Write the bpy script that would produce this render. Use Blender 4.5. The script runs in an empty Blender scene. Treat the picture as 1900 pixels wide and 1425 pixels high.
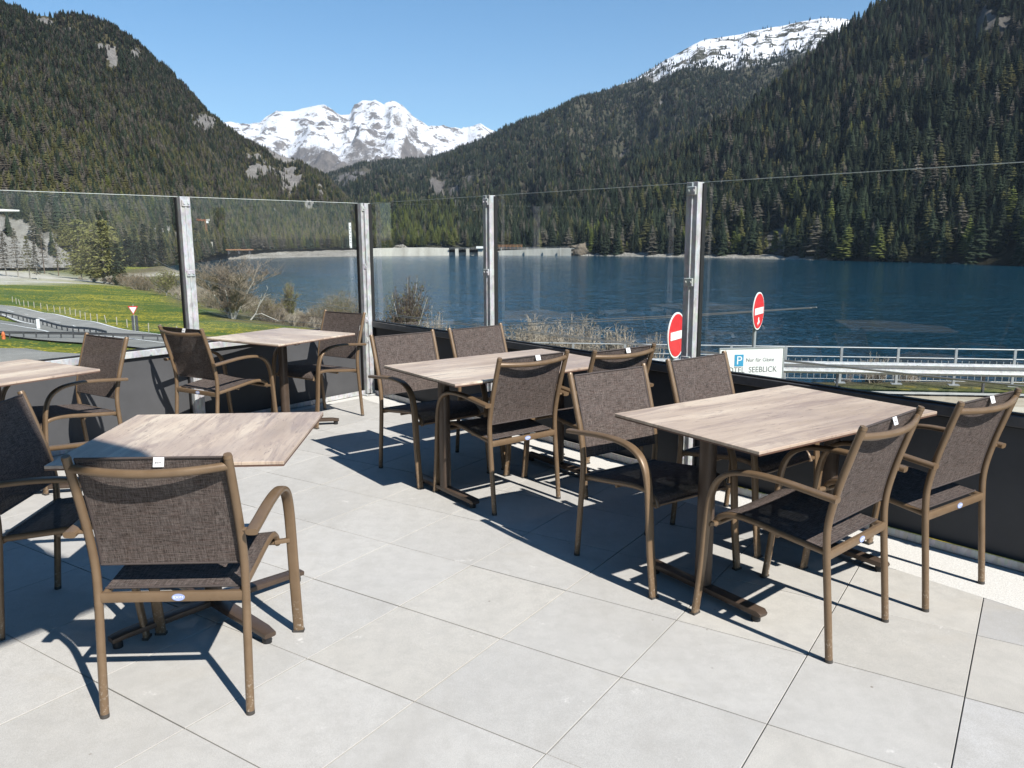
import bpy, bmesh, math, random
import numpy as np
from mathutils import Vector, Matrix

random.seed(7)
rng = np.random.default_rng(11)
R = math.radians
scene = bpy.context.scene
C = scene.collection

# ------------------------------------------------------------------ camera
FPX, PITCH, ROLL, CAMH = 1503.5, 0.1809, -0.0040, 1.4935
PW, PH = 1900.0, 1425.0
cp, sp_ = math.cos(PITCH), math.sin(PITCH)
Fv = np.array([0, cp, -sp_]); Ru = np.array([1.0, 0, 0]); Uu = np.array([0, sp_, cp])
cr, sr = math.cos(ROLL), math.sin(ROLL)
Rv = cr * Ru + sr * Uu
Uv = -sr * Ru + cr * Uu
cam_d = bpy.data.cameras.new('camera')
cam = bpy.data.objects.new('camera', cam_d)
C.objects.link(cam)
scene.camera = cam
cam_d.sensor_width = 36.0
cam_d.lens = 36.0 * FPX / PW
cam_d.clip_start = 0.05
cam_d.clip_end = 40000
M3 = Matrix(((Rv[0], Uv[0], -Fv[0]), (Rv[1], Uv[1], -Fv[1]), (Rv[2], Uv[2], -Fv[2])))
cam.matrix_world = Matrix.Translation((0, 0, CAMH)) @ M3.to_4x4()
scene.render.resolution_x = 1024
scene.render.resolution_y = 768

# ------------------------------------------------------------------ sun and sky
SUN_AZ, SUN_EL = R(-50.3), R(43.1)
sund = Vector((math.cos(SUN_AZ) * math.cos(SUN_EL), math.sin(SUN_AZ) * math.cos(SUN_EL), math.sin(SUN_EL)))
world = bpy.data.worlds.new('World')
scene.world = world
world.use_nodes = True
wn = world.node_tree
for n in list(wn.nodes): wn.nodes.remove(n)
sky = wn.nodes.new('ShaderNodeTexSky')
sky.sky_type = 'NISHITA'
sky.sun_disc = False
sky.sun_elevation = SUN_EL
sky.sun_rotation = R(90) - SUN_AZ
sky.altitude = 2400
sky.air_density = 1.15
sky.dust_density = 0.0
sky.ozone_density = 2.5
bg = wn.nodes.new('ShaderNodeBackground')
bg.inputs['Strength'].default_value = 0.084
wo = wn.nodes.new('ShaderNodeOutputWorld')
hsv = wn.nodes.new('ShaderNodeHueSaturation')
hsv.inputs['Saturation'].default_value = 1.26
hsv.inputs['Hue'].default_value = 0.493
wn.links.new(sky.outputs[0], hsv.inputs['Color'])
wn.links.new(hsv.outputs[0], bg.inputs[0])
wn.links.new(bg.outputs[0], wo.inputs[0])
sl = bpy.data.lights.new('sun', 'SUN')
sl.energy = 5.0
sl.angle = R(0.53)
sl.color = (1.0, 0.955, 0.89)
sun = bpy.data.objects.new('sun', sl)
C.objects.link(sun)
sun.rotation_euler = sund.to_track_quat('Z', 'Y').to_euler()
scene.view_settings.view_transform = 'Standard'
scene.view_settings.look = 'None'
scene.view_settings.exposure = 0.76
scene.view_settings.gamma = 1.0
try:
    scene.cycles.max_bounces = 8
    scene.cycles.diffuse_bounces = 1
    scene.cycles.transparent_max_bounces = 16
    scene.cycles.caustics_reflective = False
    scene.cycles.caustics_refractive = False
except Exception:
    pass

# ------------------------------------------------------------------ picture-to-place helpers (used only to read positions off)
def ray(px, py):
    d = Fv * FPX + Rv * (px - PW / 2) - Uv * (py - PH / 2)
    return d / np.linalg.norm(d)
def at_z(px, py, z):
    d = ray(px, py); t = (z - CAMH) / d[2]
    return np.array([0, 0, CAMH]) + d * t
def at_r(px, py, r):
    d = ray(px, py); t = r / math.hypot(d[0], d[1])
    return np.array([0, 0, CAMH]) + d * t

# ------------------------------------------------------------------ object helpers
def tag(o, label=None, cat=None, group=None, kind=None):
    if label: o['label'] = label
    if cat: o['category'] = cat
    if group: o['group'] = group
    if kind: o['kind'] = kind
    return o
def empty(name, loc=(0, 0, 0), rz=0.0):
    o = bpy.data.objects.new(name, None)
    o.empty_display_size = 0.1
    C.objects.link(o)
    o.location = loc
    o.rotation_euler = (0, 0, rz)
    return o
def children(o):
    return [c for c in bpy.data.objects if c.parent == o]
def copy_tree(o, parent=None):
    c = o.copy(); C.objects.link(c); c.parent = parent
    if parent is not None:
        c.matrix_parent_inverse = Matrix.Identity(4)
    for ch in children(o):
        copy_tree(ch, c)
    return c

class MB:
    def __init__(self):
        self.v = []; self.f = []; self.uv = None; self.mi = []
    def add(self, v, f, mi=0):
        b = len(self.v)
        self.v += [tuple(map(float, p)) for p in v]
        self.f += [tuple(i + b for i in q) for q in f]
        self.mi += [mi] * len(f)
        return self
    def box(self, c, s, rz=0.0, mi=0, bev=0.0):
        sx, sy, sz = s[0] / 2, s[1] / 2, s[2] / 2
        ca, sa = math.cos(rz), math.sin(rz)
        if bev <= 0:
            P = [(x, y, z) for z in (-sz, sz) for x, y in ((-sx, -sy), (sx, -sy), (sx, sy), (-sx, sy))]
            F = [(3, 2, 1, 0), (4, 5, 6, 7), (0, 1, 5, 4), (1, 2, 6, 5), (2, 3, 7, 6), (3, 0, 4, 7)]
        else:
            b = min(bev, sx * .9, sy * .9, sz * .9)
            P = []
            for z, k in ((-sz, 1), (-sz + b, 0), (sz - b, 0), (sz, 1)):
                ex, ey = sx - b * k, sy - b * k
                q = b if k == 0 else b * .6
                P += [(-ex + q, -ey, z), (ex - q, -ey, z), (ex, -ey + q, z), (ex, ey - q, z), (ex - q, ey, z), (-ex + q, ey, z), (-ex, ey - q, z), (-ex, -ey + q, z)]
            F = [tuple(range(7, -1, -1)), tuple(range(24, 32))]
            for L in range(3):
                for i in range(8):
                    j = (i + 1) % 8
                    F.append((L * 8 + i, L * 8 + j, L * 8 + 8 + j, L * 8 + 8 + i))
        P = [(c[0] + ca * x - sa * y, c[1] + sa * x + ca * y, c[2] + z) for x, y, z in P]
        return self.add(P, F, mi)
    def obox(self, a, b, w, h, up=(0, 0, 1), mi=0):
        """bar of width w and height h from a to b"""
        a = Vector(a); b = Vector(b); d = (b - a).normalized()
        s = d.cross(Vector(up)); 
        if s.length < 1e-4: s = d.cross(Vector((0, 1, 0)))
        s.normalize(); u = s.cross(d)
        P = []
        for q in (a, b):
            for i, j in ((-1, -1), (1, -1), (1, 1), (-1, 1)):
                P.append(q + s * (i * w / 2) + u * (j * h / 2))
        return self.add(P, [(3, 2, 1, 0), (4, 5, 6, 7), (0, 1, 5, 4), (1, 2, 6, 5), (2, 3, 7, 6), (3, 0, 4, 7)], mi)
    def tube(self, path, ra, rb=None, n=10, side=None, mi=0, power=2.0, cap=True):
        """sweep: ra = half width along 'side' axis, rb = half thickness; each a number or a list"""
        P = [Vector(p) for p in path]; m = len(P)
        rb = ra if rb is None else rb
        A = [ra] * m if not hasattr(ra, '__len__') else ra
        B = [rb] * m if not hasattr(rb, '__len__') else rb
        prev = None; vs = []
        for i in range(m):
            t = (P[min(i + 1, m - 1)] - P[max(i - 1, 0)]).normalized()
            if side is not None:
                s = Vector(side); s = s - t * s.dot(t)
            elif prev is None:
                s = t.cross(Vector((0, 0, 1)))
                if s.length < 1e-3: s = t.cross(Vector((0, 1, 0)))
            else:
                s = prev - t * prev.dot(t)
            s.normalize(); prev = s
            u = t.cross(s)
            for k in range(n):
                a = 2 * math.pi * k / n
                ca, sa = math.cos(a), math.sin(a)
                ca = math.copysign(abs(ca) ** (2 / power), ca); sa = math.copysign(abs(sa) ** (2 / power), sa)
                vs.append(P[i] + s * (ca * A[i]) + u * (sa * B[i]))
        fs = []
        for i in range(m - 1):
            for k in range(n):
                j = (k + 1) % n
                fs.append((i * n + k, i * n + j, i * n + n + j, i * n + n + k))
        if cap:
            fs.append(tuple(range(n - 1, -1, -1))); fs.append(tuple(range((m - 1) * n, m * n)))
        return self.add(vs, fs, mi)
    def disc(self, c, nrm, r, th, n=28, mi=0, sx=1.0, sy=1.0):
        nrm = Vector(nrm).normalized()
        s = Vector((0, 0, 1)).cross(nrm)
        if s.length < 1e-3: s = Vector((1, 0, 0))
        s.normalize(); u = nrm.cross(s)
        c = Vector(c)
        P = []
        for k in (-.5, .5):
            for i in range(n):
                a = 2 * math.pi * i / n
                P.append(c + nrm * (k * th) + s * (math.cos(a) * r * sx) + u * (math.sin(a) * r * sy))
        F = [tuple(range(n - 1, -1, -1)), tuple(range(n, 2 * n))]
        for i in range(n):
            j = (i + 1) % n
            F.append((i, j, n + j, n + i))
        return self.add(P, F, mi)
    def build(self, name, mats, parent=None, smooth=False, loc=None):
        me = bpy.data.meshes.new(name)
        me.from_pydata(self.v, [], self.f)
        if not isinstance(mats, (list, tuple)): mats = [mats]
        for m in mats: me.materials.append(m)
        if len(mats) > 1: me.polygons.foreach_set('material_index', self.mi)
        if smooth: 
            me.polygons.foreach_set('use_smooth', [True] * len(me.polygons))
            try: me.set_sharp_from_angle(angle=R(40))
            except Exception: pass
        me.update()
        o = bpy.data.objects.new(name, me)
        C.objects.link(o)
        if parent is not None: o.parent = parent
        if loc is not None: o.location = loc
        return o
def mesh_np(name, V, F, mat, parent=None, smooth=False, edges=None):
    """big quad or triangle meshes from arrays"""
    me = bpy.data.meshes.new(name)
    V = np.asarray(V, np.float32); F = np.asarray(F, np.int32)
    k = F.shape[1]
    me.vertices.add(len(V)); me.vertices.foreach_set('co', V.ravel())
    me.loops.add(F.size); me.loops.foreach_set('vertex_index', F.ravel())
    me.polygons.add(len(F)); me.polygons.foreach_set('loop_start', np.arange(0, F.size, k, dtype=np.int32))
    me.polygons.foreach_set('loop_total', np.full(len(F), k, np.int32)) if False else None
    me.update(calc_edges=True); me.validate()
    if smooth: me.polygons.foreach_set('use_smooth', [True] * len(me.polygons))
    mats = mat if isinstance(mat, (list, tuple)) else [mat]
    for m in mats: me.materials.append(m)
    o = bpy.data.objects.new(name, me); C.objects.link(o)
    if parent is not None: o.parent = parent
    return o
def crom(pts, n=6):
    P = [np.array(p, float) for p in pts]
    P = [2 * P[0] - P[1]] + P + [2 * P[-1] - P[-2]]
    out = []
    for i in range(1, len(P) - 2):
        for k in range(n):
            t = k / n
            a, b, c, d = P[i - 1], P[i], P[i + 1], P[i + 2]
            out.append(.5 * ((2 * b) + (-a + c) * t + (2 * a - 5 * b + 4 * c - d) * t * t + (-a + 3 * b - 3 * c + d) * t ** 3))
    out.append(P[-2])
    return [tuple(p) for p in out]

# ------------------------------------------------------------------ material helpers
class Mat:
    def __init__(self, name, rough=.6, metal=0.0, color=(.5, .5, .5), spec=.5):
        self.m = bpy.data.materials.new(name); self.m.use_nodes = True
        self.t = self.m.node_tree; self.b = self.t.nodes['Principled BSDF']
        self.out = self.t.nodes['Material Output']
        self.b.inputs['Roughness'].default_value = rough
        self.b.inputs['Metallic'].default_value = metal
        self.b.inputs['Base Color'].default_value = (*color, 1)
        self.b.inputs['Specular IOR Level'].default_value = spec
    def n(self, typ, **kw):
        nd = self.t.nodes.new('ShaderNode' + typ)
        for k, v in kw.items():
            if k.startswith('i_'):
                key = k[2:].replace('_', ' ')
                nd.inputs[key].default_value = v
            else: setattr(nd, k, v)
        return nd
    def l(self, a, b): self.t.links.new(a, b)
    def coord(self, kind='Object'):
        return self.n('TexCoord').outputs[kind]
    def pos(self): return self.n('NewGeometry').outputs['Position']
    def map(self, src, scale=(1, 1, 1), rot=(0, 0, 0), loc=(0, 0, 0)):
        m = self.n('Mapping'); m.inputs['Scale'].default_value = scale; m.inputs['Rotation'].default_value = rot
        m.inputs['Location'].default_value = loc
        self.l(src, m.inputs[0]); return m.outputs[0]
    def noise(self, src, scale, detail=4, rough=.55, dist=0.0):
        n = self.n('TexNoise'); n.inputs['Scale'].default_value = scale; n.inputs['Detail'].default_value = detail
        n.inputs['Roughness'].default_value = rough; n.inputs['Distortion'].default_value = dist
        if src is not None: self.l(src, n.inputs['Vector'])
        return n.outputs['Fac']
    def ramp(self, fac, stops, interp='LINEAR'):
        r = self.n('ValToRGB'); r.color_ramp.interpolation = interp
        e = r.color_ramp.elements
        while len(e) > 1: e.remove(e[0])
        for i, (p, c) in enumerate(stops):
            c = (c, c, c) if not hasattr(c, '__len__') else c
            if i == 0: e[0].position = p; e[0].color = (*c, 1)
            else:
                q = e.new(p); q.color = (*c, 1)
        self.l(fac, r.inputs[0]); return r.outputs[0]
    def mix(self, fac, a, b, mode='MIX'):
        m = self.n('Mix', data_type='RGBA', blend_type=mode)
        for s, v in ((m.inputs[0], fac), (m.inputs[6], a), (m.inputs[7], b)):
            if isinstance(v, (int, float)): s.default_value = v if s.type == 'VALUE' else (v, v, v, 1)
            elif isinstance(v, tuple): s.default_value = (*v, 1)
            else: self.l(v, s)
        return m.outputs[2]
    def math(self, op, a, b=None, clamp=False):
        m = self.n('Math', operation=op); m.use_clamp = clamp
        for s, v in ((m.inputs[0], a), (m.inputs[1], b)):
            if v is None: continue
            if isinstance(v, (int, float)): s.default_value = v
            else: self.l(v, s)
        return m.outputs[0]
    def color(self, c): self.l(c, self.b.inputs['Base Color']); return self
    def rough(self, c): self.l(c, self.b.inputs['Roughness']); return self
    def bump(self, h, strength=.3, dist=.01):
        b = self.n('Bump'); b.inputs['Strength'].default_value = strength; b.inputs['Distance'].default_value = dist
        self.l(h, b.inputs['Height']); self.l(b.outputs[0], self.b.inputs['Normal']); return self

M = {}
def simple(key, color, rough=.6, metal=0.0, var=.12, scale=30, bump=0.0, spec=.5, kind='Object'):
    m = Mat(key, rough, metal, color, spec)
    c = m.coord(kind)
    f = m.noise(c, scale, 5, .6)
    lo = tuple(x * (1 - var) for x in color); hi = tuple(min(1, x * (1 + var)) for x in color)
    m.color(m.ramp(f, [(.3, lo), (.7, hi)]))
    if bump: m.bump(f, bump, .004)
    M[key] = m.m
    return m

# ------------------------------------------------------------------ materials
# terrace slabs: each slab has its own tone (colour attribute), fine sand grain on top
def m_slab():
    m = Mat('terrace_slab', .72, 0, spec=.35)
    a = m.n('VertexColor'); a.layer_name = 'tone'
    c = m.pos()
    big = m.noise(c, 2.2, 5, .6); mid = m.noise(c, 14, 6, .7); fine = m.noise(c, 420, 3, .6)
    col = m.mix(m.ramp(big, [(.35, .0), (.7, .42)]), a.outputs[0], (.56, .545, .51))
    col = m.mix(m.ramp(mid, [(.35, .34), (.58, 0.0)]), col, (.35, .34, .32))
    cl = m.noise(m.map(c, (3.1, 1.2, 1), (0, 0, .6), (2, 7, 0)), 1.0, 7, .7)
    col = m.mix(m.ramp(cl, [(.30, .42), (.50, 0.0)]), col, (.36, .345, .315))
    col = m.mix(m.ramp(fine, [(.42, .5), (.54, 0.0)]), col, (.30, .29, .27))
    spots = m.noise(m.map(c, (1, 1, 1), (0, 0, .5)), 6.5, 8, .8)
    col = m.mix(m.ramp(spots, [(.62, 0.0), (.69, .6)]), col, (.72, .70, .67))
    stain = m.noise(m.map(c, (.7, 1.3, 1), (0, 0, 1.1), (4, 2, 0)), 1.3, 7, .7)
    col = m.mix(m.ramp(stain, [(.30, .45), (.42, 0.0)]), col, (.42, .39, .34))
    grit = m.n('TexVoronoi'); grit.inputs['Scale'].default_value = 9.0; m.l(c, grit.inputs['Vector'])
    few = m.ramp(m.noise(c, 3.0, 3, .6), [(.52, 0.0), (.60, 1.0)])
    col = m.mix(m.math('MULTIPLY', m.ramp(grit.outputs['Distance'], [(.035, .8), (.055, 0.0)]), few), col, (.16, .13, .10))
    m.color(col); m.bump(fine, .25, .002)
    return m.m
M['slab'] = m_slab()
simple('joint', (.36, .35, .33), .9)
simple('edge_gravel', (.60, .59, .56), .9, var=.22, scale=160, bump=.6)
simple('concrete', (.42, .41, .38), .85, var=.2, scale=3, bump=.2)
simple('rock', (.17, .135, .10), .95, var=.3, scale=.2, bump=.5)
simple('dark_wall', (.075, .055, .042), .85, var=.2, scale=2)  # unseen hotel wall, coloured dark to weaken its bounce and reflections
simple('plaster', (.36, .33, .29), .85, var=.05, scale=4)

def m_frame():
    m = Mat('bronze_aluminium', .38, 0.15, spec=.5)
    c = m.pos(); oc = m.coord('Object')
    f = m.noise(oc, 18, 5, .6); g = m.noise(oc, 900, 2, .5)
    col = m.ramp(f, [(.3, (.150, .098, .056)), (.7, (.182, .122, .072))])
    # chips and scuffs near the feet
    sep = m.n('SeparateXYZ'); m.l(oc, sep.inputs[0])
    low = m.ramp(sep.outputs[2], [(0.0, 1.0), (.16, 0.0)])
    chips = m.ramp(m.noise(oc, 95, 5, .75), [(.56, 0.0), (.62, 1.0)])
    col = m.mix(m.math('MULTIPLY', low, chips), col, (.42, .37, .31))
    chips2 = m.ramp(m.noise(oc, 60, 6, .8), [(.69, 0.0), (.72, .6)])
    col = m.mix(chips2, col, (.36, .30, .24))
    m.color(col); m.rough(m.ramp(f, [(.3, .32), (.7, .46)])); m.bump(g, .08, .001)
    return m.m
M['frame'] = m_frame()
simple('foot_cap', (.05, .045, .04), .6)

def m_sling():
    m = Mat('woven_sling', .8, 0, spec=.12)
    uv = m.coord('UV')
    h1 = m.noise(m.map(uv, (30, 640, 1)), 1.0, 3, .75)
    v1 = m.noise(m.map(uv, (640, 30, 1)), 1.0, 3, .75)
    h2 = m.noise(m.map(uv, (17, 250, 1), (0, 0, 0), (7, 3, 0)), 1.0, 3, .7)
    v2 = m.noise(m.map(uv, (250, 17, 1), (0, 0, 0), (3, 9, 0)), 1.0, 3, .7)
    hue = m.noise(m.map(uv, (14, 170, 1), (0, 0, 0), (1, 5, 0)), 1.0, 3, .7)
    dark = (.020, .016, .014); lite = (.205, .170, .154)
    a = m.math('ADD', m.math('MULTIPLY', h1, .68), m.math('MULTIPLY', h2, .32))
    b = m.math('ADD', m.math('MULTIPLY', v1, .68), m.math('MULTIPLY', v2, .32))
    fa = m.ramp(a, [(.44, 0.0), (.56, 1.0)]); fb = m.ramp(b, [(.46, 0.0), (.58, 1.0)])
    f = m.math('MULTIPLY', m.math('ADD', fa, fb), .5)
    fi = m.noise(uv, 620, 2, .6)
    f = m.math('MULTIPLY', f, m.ramp(fi, [(.35, .45), (.6, 1.15)]))
    col = m.mix(f, dark, lite)
    col = m.mix(m.ramp(hue, [(.45, 0.0), (.7, .22)]), col, (.15, .085, .07))
    m.color(col)
    # open mesh: tiny square holes between the threads
    wv = m.n('TexBrick'); wv.offset = 0.0; wv.squash = 1.0
    m.l(uv, wv.inputs['Vector'])
    wv.inputs['Scale'].default_value = 1.0
    wv.inputs['Brick Width'].default_value = .0021; wv.inputs['Row Height'].default_value = .0021
    wv.inputs['Mortar Size'].default_value = .00078; wv.inputs['Mortar Smooth'].default_value = 0.0
    hole = m.math('SUBTRACT', 1.0, wv.outputs['Fac'])
    tr = m.n('BsdfTransparent'); ms = m.n('MixShader')
    k = m.math('MULTIPLY', hole, .16)
    m.l(k, ms.inputs[0]); m.l(m.b.outputs[0], ms.inputs[1]); m.l(tr.outputs[0], ms.inputs[2])
    m.l(ms.outputs[0], m.out.inputs[0])
    m.bump(m.math('ADD', fa, fb), .35, .0015)
    return m.m
M['sling'] = m_sling()
simple('hem', (.055, .042, .038), .7, var=.3, scale=300)

def m_wood():
    m = Mat('laminate_wood', .42, 0, spec=.45)
    oc = m.coord('Object')
    inf = m.n('ObjectInfo')
    sh = m.n('VectorMath', operation='SCALE'); sh.inputs[0].default_value = (37, 53, 11); m.l(inf.outputs['Random'], sh.inputs['Scale'])
    ad = m.n('VectorMath', operation='ADD'); m.l(oc, ad.inputs[0]); m.l(sh.outputs[0], ad.inputs[1])
    c = ad.outputs[0]
    band = m.noise(m.map(c, (5.2, .75, 1)), 1.0, 5, .55, .5)
    grain = m.noise(m.map(c, (70, 3.4, 1)), 1.0, 6, .7, .4)
    fig = m.noise(m.map(c, (16, 1.9, 1)), 1.0, 7, .72, 1.2)
    crack = m.noise(m.map(c, (95, 11, 1)), 1.0, 6, .8, .8)
    cool = m.noise(m.map(c, (3.4, 1.6, 1), (0, 0, 0), (5, 5, 5)), 1.0, 4, .6)
    col = m.ramp(band, [(.30, (.37, .285, .215)), (.43, (.48, .38, .295)), (.54, (.60, .49, .38)), (.66, (.70, .60, .47))])
    col = m.mix(m.ramp(fig, [(.38, .75), (.50, 0.0)]), col, (.31, .235, .195))
    col = m.mix(m.ramp(grain, [(.38, .30), (.52, 0.0)]), col, (.40, .31, .27))
    col = m.mix(m.ramp(cool, [(.48, 0.0), (.62, .55)]), col, (.36, .285, .245))
    col = m.mix(m.ramp(crack, [(.36, .85), (.42, 0.0)]), col, (.17, .12, .10))
    m.color(col)
    m.rough(m.ramp(grain, [(.3, .5), (.7, .36)])); m.bump(grain, .12, .001)
    return m.m
M['wood'] = m_wood()
simple('laminate_edge', (.13, .075, .055), .5, var=.15)
simple('table_metal', (.075, .052, .038), .4, .2, var=.15, scale=12)
simple('hook_steel', (.55, .54, .52), .3, .9)

def m_galv():
    m = Mat('galvanised_steel', .5, .22, spec=.5)
    c = m.pos()
    v = m.n('TexVoronoi'); v.inputs['Scale'].default_value = 55; m.l(m.map(c, (1, 1, .45)), v.inputs['Vector'])
    n = m.noise(c, 9, 6, .7); st = m.noise(m.map(c, (30, 30, 2.5)), 1.0, 5, .7)
    col = m.mix(.35, m.ramp(n, [(.3, (.30, .315, .335)), (.7, (.50, .52, .54))]), v.outputs['Color'], 'SOFT_LIGHT')
    col = m.mix(m.ramp(st, [(.55, 0.0), (.75, .4)]), col, (.56, .57, .58))
    hs = m.n('HueSaturation'); hs.inputs['Saturation'].default_value = .35; m.l(col, hs.inputs['Color'])
    m.color(hs.outputs[0]); m.rough(m.ramp(n, [(.3, .42), (.7, .65)])); m.bump(st, .25, .003)
    return m.m
M['galv'] = m_galv()
simple('far_galv', (.42, .43, .44), .5, .4, var=.12, scale=2)
simple('panel', (.074, .075, .079), .85, var=.10, scale=4, spec=.12)
simple('rail_dark', (.10, .10, .105), .5, .3, var=.15, scale=20)
simple('rubber', (.012, .012, .013), .55)
simple('white_paint', (.80, .80, .79), .5, var=.03)
simple('red_paint', (.66, .018, .022), .45, var=.08, scale=9)
simple('blue_paint', (.045, .30, .52), .5, var=.12, scale=40)
simple('letter_grey', (.17, .17, .175), .6, var=.35, scale=60)
simple('letter_dark', (.045, .045, .055), .6)
simple('badge_blue', (.30, .36, .58), .4)
simple('label_white', (.78, .78, .78), .6)
simple('orange', (.62, .16, .05), .6, var=.2, scale=1)
simple('rust', (.36, .18, .09), .8, var=.3, scale=1)
simple('bark_grey', (.26, .235, .205), .9, var=.3, scale=4)
simple('bark_pale', (.46, .44, .40), .9, var=.2, scale=4)
simple('bark_brown', (.13, .095, .07), .9, var=.3, scale=4)
simple('twig_brown', (.215, .170, .125), .9, var=.3, scale=6)
simple('twig_grey', (.36, .305, .24), .9, var=.25, scale=6)
simple('stake_wood', (.40, .36, .30), .9, var=.2, scale=4)
simple('machine_yellow', (.50, .30, .05), .6)
simple('cable', (.25, .25, .25), .6)

def m_glass():
    m = Mat('clear_pane')
    t = m.t; t.nodes.remove(m.b)
    fr = m.n('Fresnel'); fr.inputs['IOR'].default_value = 1.5
    dirt = m.noise(m.pos(), 1.7, 5, .6)
    tr = m.n('BsdfTransparent'); tr.inputs[0].default_value = (.945, .965, .958, 1)
    gl = m.n('BsdfGlossy'); gl.inputs['Roughness'].default_value = 0.0; gl.inputs['Color'].default_value = (1, 1, 1, 1)
    df = m.n('BsdfDiffuse'); df.inputs[0].default_value = (.55, .58, .58, 1)
    geo = m.n('NewGeometry')
    front = m.math('MULTIPLY', m.math('SUBTRACT', 1.0, geo.outputs['Backfacing']), 1.2)
    mx = m.n('MixShader'); m.l(m.math('MULTIPLY', fr.outputs[0], front, True), mx.inputs[0]); m.l(tr.outputs[0], mx.inputs[1]); m.l(gl.outputs[0], mx.inputs[2])
    m2 = m.n('MixShader'); m.l(m.ramp(dirt, [(.45, .002), (.75, .012)]), m2.inputs[0])
    m.l(mx.outputs[0], m2.inputs[1]); m.l(df.outputs[0], m2.inputs[2])
    m.l(m2.outputs[0], m.out.inputs[0])
    return m.m
M['glass'] = m_glass()

def m_lake():
    m = Mat('lake_water', .12, 0, (.006, .040, .085), spec=.5)
    m.b.inputs['IOR'].default_value = 1.33
    p = m.pos()
    big = m.noise(m.map(p, (.004, .012, 1)), 1.0, 4, .6)
    m.color(m.ramp(big, [(.3, (.003, .029, .052)), (.7, (.005, .044, .078))]))
    # wind ripples: the surface normal is tilted by two drifting noise fields
    def tilt(src, scale, det, k):
        t = m.n('TexNoise'); t.inputs['Scale'].default_value = scale; t.inputs['Detail'].default_value = det; t.inputs['Roughness'].default_value = .65
        m.l(src, t.inputs['Vector'])
        a = m.n('VectorMath', operation='SUBTRACT'); m.l(t.outputs['Color'], a.inputs[0]); a.inputs[1].default_value = (.5, .5, .5)
        b = m.n('VectorMath', operation='MULTIPLY'); m.l(a.outputs[0], b.inputs[0]); b.inputs[1].default_value = (k * .8, k, 0)
        return b.outputs[0]
    t1 = tilt(m.map(p, (.9, 2.0, 1), (0, 0, .35)), 1.0, 5, 1.1)
    t2 = tilt(m.map(p, (.12, .34, 1), (0, 0, -.2)), 1.0, 4, .45)
    ad = m.n('VectorMath', operation='ADD'); m.l(t1, ad.inputs[0]); m.l(t2, ad.inputs[1])
    a2 = m.n('VectorMath', operation='ADD'); m.l(ad.outputs[0], a2.inputs[0]); a2.inputs[1].default_value = (0, 0, 1)
    nz = m.n('VectorMath', operation='NORMALIZE'); m.l(a2.outputs[0], nz.inputs[0])
    m.l(nz.outputs[0], m.b.inputs['Normal'])
    return m.m
M['lake'] = m_lake()

def m_ground():
    """meadow with dandelions; brown scrub on steep banks; pale earth where it is laid bare"""
    m = Mat('meadow', .95, 0, spec=.1)
    p = m.pos()
    a = m.n('VertexColor'); a.layer_name = 'zone'
    sep = m.n('SeparateColor'); m.l(a.outputs[0], sep.inputs[0])
    bare, scrub = sep.outputs[0], sep.outputs[1]
    g = m.noise(m.map(p, (.05, .12, .1)), 1.0, 6, .65); g2 = m.noise(p, .8, 6, .7)
    col = m.ramp(g, [(.28, (.058, .100, .022)), (.5, (.082, .128, .030)), (.72, (.125, .145, .044))])
    col = m.mix(m.ramp(g2, [(.35, .5), (.6, 0.0)]), col, (.045, .085, .018))
    patch = m.noise(m.map(p, (.035, .10, .1), (0, 0, .2), (3, 8, 0)), 1.0, 5, .65)
    dots = m.n('TexVoronoi'); dots.inputs['Scale'].default_value = 1.6; m.l(m.map(p, (1, 1, 0)), dots.inputs['Vector'])
    dd = m.math('MULTIPLY', m.ramp(dots.outputs['Distance'], [(.20, 1.0), (.34, 0.0)]), m.ramp(patch, [(.38, 0.0), (.52, 1.0)]))
    col = m.mix(dd, col, (.62, .47, .03))
    wide = m.math('MULTIPLY', m.ramp(patch, [(.44, 0.0), (.62, .7)]), m.ramp(g2, [(.4, 0.0), (.6, 1.0)]))
    col = m.mix(wide, col, (.42, .34, .045))
    sc = m.ramp(m.noise(p, .35, 7, .75), [(.3, (.075, .062, .036)), (.55, (.135, .115, .072)), (.75, (.085, .095, .035))])
    col = m.mix(scrub, col, sc)
    be = m.ramp(m.noise(p, .22, 7, .7), [(.3, (.36, .32, .27)), (.55, (.52, .485, .43)), (.75, (.62, .60, .56))])
    col = m.mix(bare, col, be)
    m.color(col); m.bump(m.noise(p, 2.5, 6, .7), .7, .25)
    return m.m
M['ground'] = m_ground()

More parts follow.
